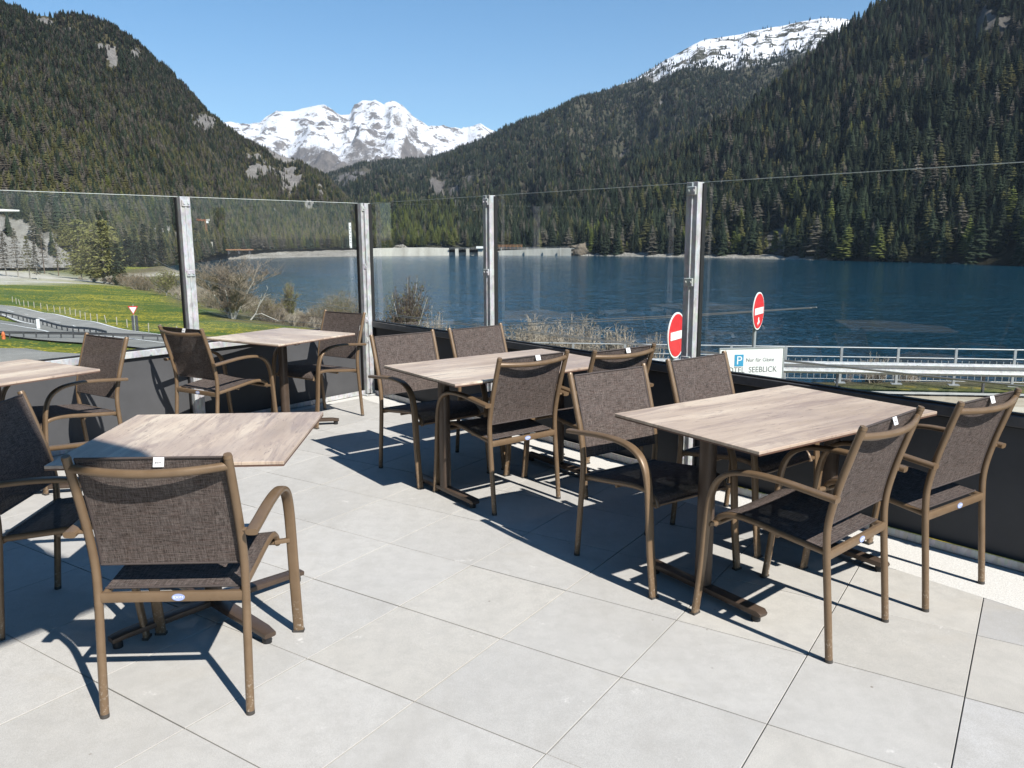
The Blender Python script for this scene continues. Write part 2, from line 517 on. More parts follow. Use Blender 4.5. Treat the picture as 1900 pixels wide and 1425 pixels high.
def m_asphalt(key, base, line=False):
    m = Mat(key, .88, 0, spec=.3)
    p = m.pos()
    f = m.noise(p, 60, 4, .7); g = m.noise(p, .5, 6, .65)
    hi = tuple(x * 1.18 for x in base); lo = tuple(x * .8 for x in base)
    col = m.ramp(g, [(.3, lo), (.7, hi)])
    col = m.mix(m.ramp(f, [(.35, .35), (.6, 0.0)]), col, tuple(x * .55 for x in base))
    m.color(col); m.bump(f, .3, .01); M[key] = m.m
    return m
m_asphalt('asphalt', (.225, .220, .205))
m_asphalt('asphalt_light', (.29, .28, .26))
def m_dust():
    m = Mat('dusty_road', .95, 0, spec=.2)
    p = m.pos()
    g = m.noise(p, 1.1, 7, .72)
    wv = m.n('TexWave'); wv.wave_type = 'RINGS'; wv.inputs['Scale'].default_value = .32; wv.inputs['Distortion'].default_value = 2.5
    wv.inputs['Detail'].default_value = 3; m.l(m.map(p, (1, .45, 1), (0, 0, .2), (-11, -6, 0)), wv.inputs['Vector'])
    col = m.ramp(g, [(.3, (.29, .235, .17)), (.5, (.40, .34, .26)), (.7, (.50, .45, .37))])
    col = m.mix(m.ramp(wv.outputs['Fac'], [(.62, 0.0), (.85, .55)]), col, (.62, .57, .48))
    m.color(col); m.bump(g, .5, .05); M['dust'] = m.m
m_dust()

def m_hill(key, stops, rockcol, rock_lo, snow=None, rock_scale=.012, rock_stretch=.35, snow_col=(.86, .88, .92)):
    m = Mat(key, .95, 0, spec=.1)
    p = m.pos()
    n1 = m.noise(p, .02, 8, .7)
    col = m.ramp(n1, stops)
    if key == 'peaks': r = m.noise(m.map(p, (1, 1, rock_stretch)), rock_scale, 9, .72)
    else:
        va = m.n('VertexColor'); va.layer_name = 'zone'; sc_ = m.n('SeparateColor'); m.l(va.outputs[0], sc_.inputs[0])
        r = m.math('ADD', sc_.outputs[0], m.math('MULTIPLY', m.math('SUBTRACT', m.noise(m.map(p, (1, 1, .5)), .035, 8, .75), .5), 1.1))
        rock_lo = .42
    rk = m.noise(m.map(p, (1, 1, .3)), .06, 9, .8)
    rcol = m.ramp(rk, [(.3, tuple(x * .35 for x in rockcol)), (.45, tuple(x * .8 for x in rockcol)), (.6, rockcol), (.75, tuple(min(1, x * 1.5) for x in rockcol))])
    col = m.mix(m.ramp(r, [(rock_lo, 0.0), (rock_lo + .04, 1.0)]), col, rcol)
    if key != 'peaks': col = m.mix(m.ramp(sc_.outputs[1], [(.25, 0.0), (.5, 1.0)]), col, m.ramp(rk, [(.3, (.33, .30, .27)), (.5, (.52, .49, .45)), (.7, (.66, .64, .60))]))
    if snow:
        sep = m.n('SeparateXYZ'); m.l(p, sep.inputs[0])
        z0, z1, ns = snow
        nz = m.noise(p, ns, 9, .68)
        zz = m.math('ADD', sep.outputs[2], m.math('MULTIPLY', m.math('SUBTRACT', nz, .5), (z1 - z0) * 4.2))
        f = m.n('MapRange'); f.inputs['From Min'].default_value = z0; f.inputs['From Max'].default_value = z1; m.l(zz, f.inputs['Value'])
        patch = m.noise(m.map(p, (1, 1, 1.6)), ns * 3.2, 9, .72)
        patch = m.ramp(patch, [(.44, 0.0), (.485, 1.0)])
        sn = m.math('MULTIPLY', m.ramp(f.outputs[0], [(.3, 0.0), (.6, 1.0)]), patch)
        if key == 'peaks':
            gn = m.n('NewGeometry'); gs = m.n('SeparateXYZ'); m.l(gn.outputs['Normal'], gs.inputs[0])
            st_ = m.math('ADD', gs.outputs[2], m.math('MULTIPLY', m.math('SUBTRACT', rk, .5), .6))
            sn = m.math('MULTIPLY', sn, m.ramp(st_, [(.50, 0.0), (.62, 1.0)]))
        col = m.mix(sn, col, snow_col)
    m.color(col); m.bump(rk, 1.0, 30.0 if key == 'peaks' else 9.0); M[key] = m.m
    return m
m_hill('hill_left', [(.3, (.050, .048, .022)), (.5, (.085, .078, .038)), (.7, (.125, .108, .062))], (.30, .285, .265), .60)
m_hill('hill_right', [(.3, (.016, .016, .010)), (.5, (.028, .026, .016)), (.7, (.055, .048, .032))], (.17, .16, .145), .66)
m_hill('hill_mid', [(.3, (.045, .050, .032)), (.5, (.070, .068, .046)), (.7, (.12, .105, .078))], (.17, .16, .15), .64, snow=(430, 520, .004))
m_hill('peaks', [(.3, (.12, .105, .09)), (.5, (.19, .165, .14)), (.7, (.27, .235, .20))], (.23, .21, .195), .56, snow=(470, 700, .0020), rock_scale=.003)
def m_shore():
    m = Mat('gravel_shore', .95, 0, spec=.1)
    p = m.pos()
    v = m.n('TexVoronoi'); v.inputs['Scale'].default_value = .7; m.l(p, v.inputs['Vector'])
    g = m.noise(p, .05, 6, .7)
    col = m.ramp(g, [(.3, (.22, .20, .17)), (.55, (.36, .335, .30)), (.75, (.48, .455, .42))])
    col = m.mix(m.ramp(v.outputs['Distance'], [(.45, 0.0), (.8, .7)]), col, (.09, .08, .07))
    m.color(col); m.bump(v.outputs['Distance'], 1.0, -.8); M['shore'] = m.m
m_shore()
def m_dam():
    m = Mat('dam_concrete', .9, 0, spec=.2)
    p = m.pos()
    g = m.noise(m.map(p, (.08, .08, .02)), 1.0, 7, .7)
    col = m.ramp(g, [(.3, (.38, .355, .31)), (.55, (.55, .525, .47)), (.75, (.64, .62, .57))])
    m.color(col); M['dam'] = m.m
m_dam()
def m_needles(key, lo, hi, rough=.9):
    m = Mat(key, rough, 0, spec=.12)
    inf = m.n('ObjectInfo')
    f = m.noise(m.pos(), .9, 3, .6)
    c1 = m.mix(inf.outputs['Random'], lo, hi)
    col = m.mix(m.ramp(f, [(.3, .45), (.65, 0.0)]), c1, tuple(x * .45 for x in lo))
    m.color(col)
    M[key] = m.m
m_needles('spruce_needles', (.021, .032, .018), (.046, .060, .034))
m_needles('spruce_dark', (.011, .017, .010), (.024, .031, .017))
m_needles('larch_olive', (.080, .080, .030), (.150, .140, .056))
m_needles('larch_brown', (.092, .080, .062), (.175, .155, .125))
m_needles('larch_meadow', (.165, .165, .055), (.220, .210, .080))
m_needles('larch_green', (.105, .125, .030), (.165, .180, .050))
m_needles('bud_olive', (.120, .110, .040), (.175, .150, .060))
m_needles('bud_rust', (.170, .110, .065), (.215, .145, .085))
m_needles('grass_blades', (.060, .120, .020), (.110, .165, .032))

# ------------------------------------------------------------------ terrace: slabs, edging, body
CORNER = np.array([-1.364, 7.735])
AR, AL = R(-49.5), R(231.0)
eR = np.array([math.cos(AR), math.sin(AR)]); nR = np.array([-0.7604, -0.6494])      # along the right screen, and towards the terrace
eL = np.array([math.cos(AL), math.sin(AL)]); nL = np.array([0.7771, -0.6293])
def clip_poly(P, q, n):
    out = []
    for i in range(len(P)):
        a, b = P[i], P[(i + 1) % len(P)]
        da, db = np.dot(a - q, n), np.dot(b - q, n)
        if da >= 0: out.append(a)
        if (da >= 0) != (db >= 0): out.append(a + (b - a) * da / (da - db))
    return out
GY = R(-33.327)
g1 = np.array([math.cos(GY), math.sin(GY)]); g2 = np.array([-math.sin(GY), math.cos(GY)])
GO = np.array([-.8836, 3.3834])
sideR = CORNER + nR * .21; dirR = (CORNER + eR * 6 + nR * .45) - sideR; dirR /= np.linalg.norm(dirR)
nRR = np.array([dirR[1], -dirR[0]]); nRR = nRR if np.dot(nRR, nR) > 0 else -nRR
sideL = CORNER + nL * .13
V = []; Fc = []; T = []
for i in range(-16, 20):
    for j in range(-22, 13):
        g = .0017
        base = GO + g1 * (i * .5) + g2 * (j * .5)
        if base[1] < -4.5 or np.linalg.norm(base) > 11: continue
        P = [base + g1 * a + g2 * b for a, b in ((g, g), (.5 - g, g), (.5 - g, .5 - g), (g, .5 - g))]
        P = clip_poly(P, sideR, nRR)
        if len(P) >= 3: P = clip_poly(P, sideL, nL)
        if len(P) < 3: continue
        P = np.array(P); c = P.mean(0)
        dz = random.uniform(-.0009, .0009)
        tx, ty = random.uniform(-.0012, .0012), random.uniform(-.0012, .0012)
        k = random.random(); w = random.uniform(.915, 1.05)
        k += (c[0] * .6 - .45) * .35; tone = (.500, .490, .468) if k < .5 else ((.515, .496, .455) if k < .92 else (.470, .469, .466))
        inn = c + (P - c) * (1 - .0016 / .3)
        b0 = len(V); n = len(P)
        for q, z in ((inn, 0.0), (P, -.0014), (P, -.03)):
            for p in q: V.append((p[0], p[1], z + dz + (p - c)[0] * tx + (p - c)[1] * ty))
        T += [(tone[0] * w, tone[1] * w, tone[2] * w, 1)] * n + [(tone[0] * w * .72, tone[1] * w * .70, tone[2] * w * .66, 1)] * n + [(tone[0] * .55, tone[1] * .53, tone[2] * .5, 1)] * n
        Fc.append(tuple(b0 + a for a in range(n)))
        for L in range(2):
            for a in range(n):
                bb = (a + 1) % n
                Fc.append((b0 + L * n + a, b0 + (L + 1) * n + a, b0 + (L + 1) * n + bb, b0 + L * n + bb))
me = bpy.data.meshes.new('terrace_floor'); me.from_pydata(V, [], Fc)
ca = me.color_attributes.new('tone', 'FLOAT_COLOR', 'POINT')
ca.data.foreach_set('color', np.array(T, np.float32).ravel())
me.materials.append(M['slab'])
floor = bpy.data.objects.new('terrace_floor', me); C.objects.link(floor)
tag(floor, kind='structure')

def prism(name, poly, z0, z1, mat, parent=None):
    b = MB(); n = len(poly)
    vs = [(p[0], p[1], z1) for p in poly] + [(p[0], p[1], z0) for p in poly]
    b.add(vs, [tuple(range(n)), tuple(range(2 * n - 1, n - 1, -1))] + [(i, n + i, n + (i + 1) % n, (i + 1) % n) for i in range(n)])
    return b.build(name, mat, parent)
farR = CORNER + eR * 13; farL = CORNER + eL * 11
body = [CORNER - nR * .12 - nL * .12 * 0 + np.array([0, .12]), farL - nL * .10, farL - nL * .10 + np.array([3, -6]), farR - nR * .10 + np.array([-4, -1.5]), farR - nR * .10]
ground_floor = prism('terrace_body', body, -3.6, -.034, M['concrete'])
tag(ground_floor, kind='structure')
jb = prism('joint_bed', [CORNER + nR * .02 + nL * .02, CORNER + eL * 11 + nL * .02, (-4, -6.5), (6, -5), CORNER + eR * 13 + nR * .02], -.033, -.010, M['joint'])
tag(jb, kind='structure')
inR0, inR1 = sideR - dirR * .3, sideR + dirR * 12.5
eg = prism('gravel_edging', [CORNER + np.array([0, .06]), CORNER + nL * .125, sideR + nL * 0 + np.array([0, .05]), sideR + dirR * .25, inR1 - nRR * .004, CORNER + eR * 12.5 - nR * .06], -.02, -.001, M['edge_gravel'])
tag(eg, kind='structure')
eg2 = prism('gravel_edging', [CORNER + np.array([0, .055]), CORNER + nL * .126 + eL * .02, CORNER + eL * 10.5 + nL * .126, CORNER + eL * 10.5 - nL * .06], -.02, -.002, M['edge_gravel'])
tag(eg2, kind='structure')

# ------------------------------------------------------------------ glass windscreens
def windscreen(name, e, n, posts, ends, zt, label, tm='galv'):
    rz = math.atan2(e[1], e[0])
    root = empty(name, (CORNER[0], CORNER[1], 0), rz)
    # local frame: x along the screen, y: +s towards the terrace
    s = 1 if np.dot(n, [-e[1], e[0]]) > 0 else -1
    tag(root, label, 'windscreen', 'glass windscreens round the terrace')
    edges = [ends[0]] + list(posts) + [ends[1]]
    edges = sorted(set(edges))
    ZG0, ZG1 = zt + .055, 1.79
    for k in range(len(edges) - 1):
        a, b = edges[k] + .012, edges[k + 1] - .012
        MB().box(((a + b) / 2, -s * .012, (ZG0 + ZG1) / 2 - .01), (b - a, .010, ZG1 - ZG0 + .02)).build('glass_pane', M['glass'], root)
        MB().box(((a + b) / 2, -s * .010, (.035 + zt) / 2), (b - a, .012, zt - .035)).build('solid_panel', M['panel'], root)
        tr = MB().box(((a + b) / 2, s * .013, zt + .022), (b - a, .034, .052), bev=.004).build('transom', M[tm], root)
        MB().box(((a + b) / 2, s * .008, zt + .054), (b - a, .03, .009)).build('rubber_seal', M['rubber'], tr)
        MB().box(((a + b) / 2, s * .004, zt - .008), (b - a, .02, .007)).build('rubber_seal', M['rubber'], tr)
        MB().box(((a + b) / 2, -s * .012, 1.796), (b - a, .010, .003)).build('glass_edge', M['edge_glass'], root)
    MB().box(((edges[0] + edges[-1]) / 2, 0, .012), (edges[-1] - edges[0], .06, .018), bev=.003).box(((edges[0] + edges[-1]) / 2, s * .028, .024), (edges[-1] - edges[0], .006, .04)).build('base_rail', M['galv'], root)
    for px in posts:
        w = .082 if s < 0 or True else .1
        b = MB()
        # open channel: web towards the terrace, two flanges back to the glass
        b.box((px, s * .064, .90), (w, .007, 1.79), bev=.002)
        b.box((px - w / 2 + .004, s * .036, .90), (.007, .052, 1.788)).box((px + w / 2 - .004, s * .036, .90), (.007, .052, 1.788))
        b.box((px, s * .07, .90), (.016, .008, 1.785), bev=.003)
        post = b.build('post', M['galv'], root)
        MB().box((px, s * .05, .008), (.17, .13, .014), bev=.003).build('base_plate', M['galv'], post)
        for z in (1.745, 1.22, zt + .10, zt - .09):
            c = MB().box((px, s * .073, z), (w * .8, .012, .05), bev=.004)
            c.disc((px - .018, s * .081, z), (0, s, 0), .008, .008, 10).disc((px + .018, s * .081, z), (0, s, 0), .008, .008, 10)
            c.build('clip', M['galv'], post)
        MB().box((px + w / 2 + .006, s * .012, .90), (.008, .03, 1.775)).box((px - w / 2 - .006, s * .012, .90), (.008, .03, 1.775)).build('gasket', M['rubber'], post)
    return root
simple('edge_glass', (.55, .60, .58), .3)
windscreen('glass_windscreen', eR, nR, [.06, 1.885, 3.79, 5.78, 7.7, 9.6], (0.0, 11.5), .655, 'glass windscreen with dark shaded panels behind the two long tables', 'rail_dark')  # right transoms coloured dark to stand in for unlit galvanised steel
windscreen('glass_windscreen', eL, nL, [.07, 1.83, 3.66, 5.5, 7.3], (0.0, 9.0), .618, 'glass windscreen with sunlit grey panels behind the two small far tables')

# ------------------------------------------------------------------ chairs
def sheet(name, fn, nu, nv, su, sv, mat, parent, smooth=True):
    V = []; UV = []
    for j in range(nv + 1):
        for i in range(nu + 1):
            V.append(fn(i / nu, j / nv)); UV.append((i / nu * su, j / nv * sv))
    F = [(j * (nu + 1) + i, j * (nu + 1) + i + 1, (j + 1) * (nu + 1) + i + 1, (j + 1) * (nu + 1) + i) for j in range(nv) for i in range(nu)]
    me = bpy.data.meshes.new(name); me.from_pydata(V, [], F)
    ul = me.uv_layers.new(name='UVMap')
    for p in me.polygons:
        for li in p.loop_indices: ul.data[li].uv = UV[me.loops[li].vertex_index]
    if smooth: me.polygons.foreach_set('use_smooth', [True] * len(me.polygons))
    me.materials.append(mat); me.update()
    o = bpy.data.objects.new(name, me); C.objects.link(o); o.parent = parent
    return o
def text_mesh(name, body, size, mat, parent, mat4, align='CENTER', extrude=.0004, xs=1.0):
    cu = bpy.data.curves.new(name, 'FONT'); cu.body = body; cu.size = size; cu.align_x = align; cu.align_y = 'CENTER'
    cu.extrude = extrude
    to = bpy.data.objects.new(name + '_src', cu); C.objects.link(to)
    bpy.context.view_layer.update()
    me = bpy.data.meshes.new_from_object(to.evaluated_get(bpy.context.evaluated_depsgraph_get()))
    bpy.data.objects.remove(to); 
    me.transform(mat4 @ Matrix.Diagonal((xs, 1, 1, 1)))
    me.materials.clear(); me.materials.append(mat)
    o = bpy.data.objects.new(name, me); C.objects.link(o); o.parent = parent
    return o
POSTP = crom([(0, 0, 0), (0, .018, .20), (0, .035, .39), (.001, .037, .50), (.002, .014, .62), (.003, -.024, .75), (.0035, -.060, .862)], 6)
def post_y(z):
    return float(np.interp(z, [p[2] for p in POSTP], [p[1] for p in POSTP]))
SEATP = crom([(0, .04, .393), (0, .20, .412), (0, .35, .431), (0, .435, .430), (0, .485, .408), (0, .505, .372)], 6)
ARMP = crom([(.261, .546, 0), (.262, .522, .20), (.262, .508, .38), (.262, .494, .50), (.263, .462, .575), (.265, .40, .617), (.267, .31, .632), (.269, .20, .631), (.271, .08, .620), (.272, -.012, .611)], 5)
def make_chair():
    root = empty('armchair')
    for s in (-1, 1):
        b = MB(); b.tube([(s * (.228 + p[0]), p[1], p[2]) for p in POSTP], .0135, n=14)
        leg = b.build('rear_leg', M['frame'], root, True)
        MB().tube([(s * .2315, -.060, .860), (s * .2316, -.0630, .870)], [.0142, .012], n=14).build('post_cap', M['frame'], leg, True)
        MB().tube([(s * .228, 0, -.001), (s * .228, .001, .012)], .0139, n=14).build('foot_cap', M['foot_cap'], leg, True)
        b = MB(); b.tube([(s * p[0], p[1], p[2]) for p in ARMP], .0195, .0105, n=16, side=(1, 0, 0), power=3.2)
        arm = b.build('armrest', M['frame'], root, True)
        MB().box((s * .261, .546, .004), (.041, .023, .010)).build('foot_cap', M['foot_cap'], arm)
        MB().tube([(s * .238, .012, .612), (s * .262, .012, .612)], .007, n=8).build('bolt', M['frame'], arm)
    # seat frame: side rails, front bar, brackets
    b = MB()
    for s in (-1, 1):
        b.tube([(s * .211, p[1], p[2]) for p in SEATP], .0105, .0125, n=12, side=(1, 0, 0))
        b.tube([(s * .205, .488, .385), (s * .256, .503, .387)], .0105, .009, n=8, side=(0, 1, 0), power=4)
    b.tube([(-.205, .492, .383), (.205, .492, .383)], .011, n=10)
    b.tube([(-.205, .24, .398), (.205, .24, .398)], .008, n=8)
    b.build('seat_frame', M['frame'], root, True)
    st = MB().tube([(-.222, .034, .388), (.222, .034, .388)], .0165, .0085, n=12, side=(0, 0, 1), power=5).build('stretcher', M['frame'], root, True)
    bd = MB().disc((.022, .0245, .388), (0, -1, 0), .0115, .002, 24, sx=1.75).build('badge', M['badge_blue'], st)
    text_mesh('badge_text', 'EXIM', .011, M['label_white'], st, Matrix.Translation((.022, .0230, .388)) @ Matrix.Rotation(R(90), 4, 'X'), xs=1.25)
    n = 14
    tr = [(x, -.052 - .040 * (1 - (x / .229) ** 2), .832 - .010 * (1 - (x / .229) ** 2)) for x in np.linspace(-.229, .229, n)]
    MB().tube(tr, .0135, .0115, n=12, side=(0, 0, 1)).build('top_rail', M['frame'], root, True)
    def bk(u, v):
        x = (u - .5) * .430; z = .492 + v * .366
        return (x, post_y(z) + .010 - .010 * math.sin(math.pi * v) * (1 - (x / .215) ** 2), z)
    back = sheet('backrest', bk, 16, 14, .43, .366, M['sling'], root)
    hb = MB()
    for v in (0.0, 1.0):
        hb.tube([bk(u, v) for u in np.linspace(0, 1, 12)], .004, n=6)
    for u in (0.004, .996):
        hb.tube([bk(u, v) for v in np.linspace(0, 1, 12)], .0045, .003, n=6)
    hb.build('hem', M['hem'], back, True)
    sl_ = [p for p in SEATP]
    def sf(u, v):
        x = (u - .5) * .428; t = .02 + v * .965
        k = t * (len(sl_) - 1); i = min(int(k), len(sl_) - 2); f = k - i
        y = sl_[i][1] * (1 - f) + sl_[i + 1][1] * f; z = sl_[i][2] * (1 - f) + sl_[i + 1][2] * f
        return (x, y + .002, z + .0135 - .016 * (1 - (2 * u - 1) ** 2) * math.sin(math.pi * min(1, v * 1.1)))
    seat = sheet('seat', sf, 16, 26, .428, .50, M['sling'], root)
    hb = MB()
    hb.tube([sf(u, 0) for u in np.linspace(0, 1, 12)], .004, n=6); hb.build('hem', M['hem'], seat, True)
    MB().tube([sf(u, 1) for u in np.linspace(0, 1, 12)], .004, n=6).build('hem', M['hem'], seat, True)
    z0 = .848; yb = post_y(z0) + .004
    lt = MB().add([(.014, yb - .001, .860), (.045, yb - .001, .860), (.045, yb - .010, .834), (.014, yb - .010, .834), (.014, yb + .001, .861), (.045, yb + .001, .861), (.045, yb - .008, .833), (.014, yb - .008, .833)],
             [(0, 1, 2, 3), (7, 6, 5, 4), (0, 4, 5, 1), (1, 5, 6, 2), (2, 6, 7, 3), (3, 7, 4, 0)]).build('label', M['label_white'], root)
    sl2 = Matrix.Translation((.0295, yb - .0068, .847)) @ Matrix.Rotation(R(90 - 19), 4, 'X')
    text_mesh('label_text', 'exim', .010, M['letter_grey'], lt, sl2, extrude=.0002)
    return root
proto = make_chair()
CH = [
 ((-1.065, 2.343), 2.1, 'armchair nearest the camera, back to us, at the small half-shaded table'),
 ((1.290, 2.804), 42.1, 'armchair with its back to us at the near side of the front long table'),
 ((1.849, 3.176), 34.9, 'rightmost armchair, back to us beside the dark panels, at the front long table'),
 ((.084, 4.346), 37.2, 'armchair with its back to us in the middle, at the far long table'),
 ((-.683, 5.271), 218.0, 'armchair beside the corner post, facing us across the left end of the far long table'),
 ((-.216, 5.661), 221.5, 'armchair between the far long table and the windscreen, below the second lake-side post'),
 ((.608, 4.614), 36.2, 'armchair mostly hidden, back to us, at the right end of the far long table'),
 ((.493, 3.771), 214.6, 'armchair facing us at the left of the front long table, curved arm in full view'),
 ((1.017, 4.195), 218.7, 'armchair facing us at the front long table, just before the hotel parking board'),
 ((-2.671, 5.191), 146.3, 'armchair before the sunlit grey panels, turned to the table at the left edge'),
 ((-2.306, 5.745), -32.0, 'dark-looking armchair with its back to us in front of the broad meadow-side post'),
 ((-1.454, 6.833), 145.7, 'armchair just left of the corner post, behind the small far table'),
 ((-1.951, 3.065), -85.5, 'armchair in deep shade at the left edge, side on, at the half-shaded table'),
]
for i, (xy, a, lab) in enumerate(CH):
    o = proto if i == 0 else copy_tree(proto)
    o.location = (xy[0], xy[1], 0.0); o.rotation_euler = (0, 0, R(a))
    tag(o, lab, 'chair', 'brown sling armchairs on the terrace')

# ------------------------------------------------------------------ tables
def hook(x, y, s):
    p = [(x, y + .045 * math.cos(t) * s, .70 + .03 * math.sin(t) - .012) for t in np.linspace(R(160), R(380), 12)]
    return p
def make_rect(W, L):
    root = empty('terrace_table')
    top = MB().box((0, 0, .7285), (W, L, .012), bev=.0015).build('tabletop', M['wood'], root)
    MB().box((0, 0, .7195), (W - .001, L - .001, .005)).build('laminate_edge', M['laminate_edge'], top)
    for s in (-1, 1):
        b = MB()
        b.tube([(-.315, s * .42, .034), (-.30, s * .42, .040), (.30, s * .42, .040), (.315, s * .42, .034)], [.022, .028, .028, .022], [.008, .014, .014, .008], n=12, side=(0, 1, 0), power=5)
        f = b.build('foot_bar', M['table_metal'], root, True)
        b = MB()
        for q in (-.28, .28): b.disc((q, s * .42, .012), (0, 0, 1), .018, .024, 12)
        b.build('foot_pad', M['rubber'], f)
        MB().tube([(0, s * .42, .05), (0, s * .42, .70)], .034, .026, n=16, side=(1, 0, 0), power=3.5).build('leg', M['table_metal'], root, True)
        MB().box((0, s * .42, .706), (.52, .06, .020), bev=.004).build('crossbar', M['table_metal'], root)
    b = MB()
    for q in (-.10, .10): b.box((q, 0, .703), (.03, .84, .022), bev=.003)
    b.build('tilt_frame', M['table_metal'], root)
    for s in (-1, 1):
        MB().tube(hook(.07, s * .36, s), .012, .0025, n=8, side=(1, 0, 0), power=4).build('tilt_catch', M['hook_steel'], root, True)
    return root
def make_square(W):
    root = empty('terrace_table')
    top = MB().box((0, 0, .7285), (W, W, .012), bev=.0015).build('tabletop', M['wood'], root)
    MB().box((0, 0, .7195), (W - .001, W - .001, .005)).build('laminate_edge', M['laminate_edge'], top)
    MB().tube([(0, 0, .045), (0, 0, .70)], .032, n=18, power=2.6).build('leg', M['table_metal'], root, True)
    for k in range(4):
        a = R(45 + 90 * k); ca, sa = math.cos(a), math.sin(a)
        b = MB(); b.tube([(ca * .03, sa * .03, .05), (ca * .36, sa * .36, .042), (ca * .41, sa * .41, .036)], [.031, .028, .024], [.014, .012, .010], n=12, side=(-sa, ca, 0), power=5)
        f = b.build('foot_bar', M['table_metal'], root, True)
        MB().disc((ca * .385, sa * .385, .013), (0, 0, 1), .018, .026, 12).build('foot_pad', M['rubber'], f)
    b = MB(); b.box((0, 0, .706), (.5, .05, .018), bev=.003).box((0, 0, .7025), (.05, .5, .018), bev=.003)
    b.build('top_support', M['table_metal'], root)
    MB().tube(hook(.06, -.09, 1), .012, .0025, n=8, side=(1, 0, 0), power=4).build('tilt_catch', M['hook_steel'], root, True)
    return root
grp = 'wood-topped terrace tables'
t1 = make_rect(.775, 1.175); t1.location = (1.148, 3.440, 0); t1.rotation_euler = (0, 0, R(-55.9))
tag(t1, 'long wood-topped table with four chairs in the right foreground', 'table', grp)
t2 = copy_tree(t1); t2.location = (-.047, 4.82, 0); t2.rotation_euler = (0, 0, R(-53.7)); t2.scale = (1.02, 1.02, 1)
tag(t2, 'long table with four chairs in the middle, in front of the corner post', 'table', grp)
t3 = make_square(.80); t3.location = (-1.208, 3.068, 0); t3.rotation_euler = (0, 0, R(3.3))
tag(t3, 'small square table in front of the nearest chair, one corner of its top in shade', 'table', grp)
t4 = copy_tree(t3); t4.location = (-1.80, 6.30, 0); t4.rotation_euler = (0, 0, R(58.5))
tag(t4, 'small square table farthest away, between the dark chair and the corner post', 'table', grp)
t5 = copy_tree(t3); t5.location = (-2.965, 4.56, 0); t5.rotation_euler = (0, 0, R(148.6))
tag(t5, 'small square table cut off by the left edge of the picture', 'table', grp)

# ------------------------------------------------------------------ the hotel behind the viewer: its overhang casts the shade on the left
ov = 3.75
oc_ = np.array([-1.63, 3.20]) + np.array([math.cos(SUN_AZ), math.sin(SUN_AZ)]) * (ov / math.tan(SUN_EL))
hot = empty('hotel_building', (oc_[0], oc_[1], 0), GY)
tag(hot, 'unseen hotel wing, enlarged to block sky light, its roof edge shading the terrace left', 'building')
MB().box((-5.0, -5.0, ov + .15), (10, 10, .30)).build('roof', M['plaster'], hot)
hb = MB(); hb.box((-17.8, -17.8, 7.2), (30, 30, 21.0)); hb.build('wall', M['dark_wall'], hot)  # unseen block made taller and wider to cut sky light on the terrace
for k in range(3):
    w = MB().box((-4.6 - 2.2 * k, -2.785, 1.35), (1.5, .03, 1.9)).build('window', M['rail_dark'], hot)
    MB().box((-4.6 - 2.2 * k, -2.76, 1.35), (1.36, .02, 1.76)).build('pane', M['glass'], w)
    w = MB().box((-2.785, -4.6 - 2.2 * k, 1.35), (.03, 1.5, 1.9)).build('window', M['rail_dark'], hot)
    MB().box((-2.76, -4.6 - 2.2 * k, 1.35), (.02, 1.36, 1.76)).build('pane', M['glass'], w)

# ------------------------------------------------------------------ ground between the terrace and the lake
LAKE_Z = -20.0
ctl = []
def cpx(px, py, z): 
    p = at_z(px, py, z); ctl.append((p[0], p[1], z)); return p
for q in [(0, 506, -13), (-300, 512, -12.5), (100, 517, -14), (200, 529, -14.5), (320, 548, -14.5), (430, 575, -14), (560, 604, -13.2), (100, 560, -13.2), (250, 590, -12.5),
          (400, 600, -12.3), (0, 590, -12), (150, 610, -11.8), (290, 632, -11.5), (0, 625, -11.3), (-400, 600, -11.5), (-300, 640, -10),
          (290, 503, -21.5), (400, 530, -21.5), (500, 560, -21.5), (600, 597, -21.5), (690, 640, -21.5), (850, 650, -21.5), (230, 497, -20.5),
          (620, 640, -13), (250, 491, -24), (300, 489, -25), (350, 486, -25), (400, 488, -25), (450, 492, -25), (480, 515, -24), (550, 560, -23.5), (455, 545, -23), (365, 520, -23), (300, 512, -22.5), (650, 600, -24), (250, 503, -23), (258, 512, -23), (275, 522, -22.5), (300, 527, -22.5), (330, 497, -24), (345, 508, -23), (350, 533, -22), (400, 545, -22), (420, 505, -24), (400, 520, -23), (470, 560, -22), (520, 540, -24), (560, 580, -22)]: cpx(*q)
ctl += [(0, 5, -3.3), (-10, 15, -3.4), (-16, 34, -3.5), (-25, 30, -3.5), (-6, 34, -3.5), (-60, 20, -3.6), (0, 20, -3.05), (0, 24, -3.1), (12, 22, -3.0), (30, 19, -3.0), (-6, 25, -3.2), (60, 15, -3.0), (20, 0, -3.0), (-20, -20, -3.0), (30, -30, -3.),
        (-16, 46, -8.0), (-32, 44, -7.0), (-5, 48, -9.5), (-18, 62, -10.4), (-40, 62, -10.0),
        (6, 50, -12.5), (14, 46, -12), (34, 46, -12), (60, 44, -12.5), (10, 85, -20.5), (30, 82, -20.5), (60, 82, -20.5), (100, 80, -20.5), (0, 110, -22), (40, 130, -24), (120, 130, -25), (0, 250, -28), (100, 300, -30),
        (-60, 560, -24), (60, 500, -30), (-300, 560, -12), (-420, 450, 0), (-430, 250, -2), (-400, 60, -4), (-150, 420, -20.6), (-200, 470, -14), (-260, 500, -10), (-330, 380, -8), (-250, 330, -12)]
ctl = np.array(ctl, float)
def _k(r): return r
A_ = np.hypot(ctl[:, None, 0] - ctl[None, :, 0], ctl[:, None, 1] - ctl[None, :, 1])
n_ = len(ctl)
Ms = np.zeros((n_ + 3, n_ + 3)); Ms[:n_, :n_] = A_ - np.eye(n_) * 1.5
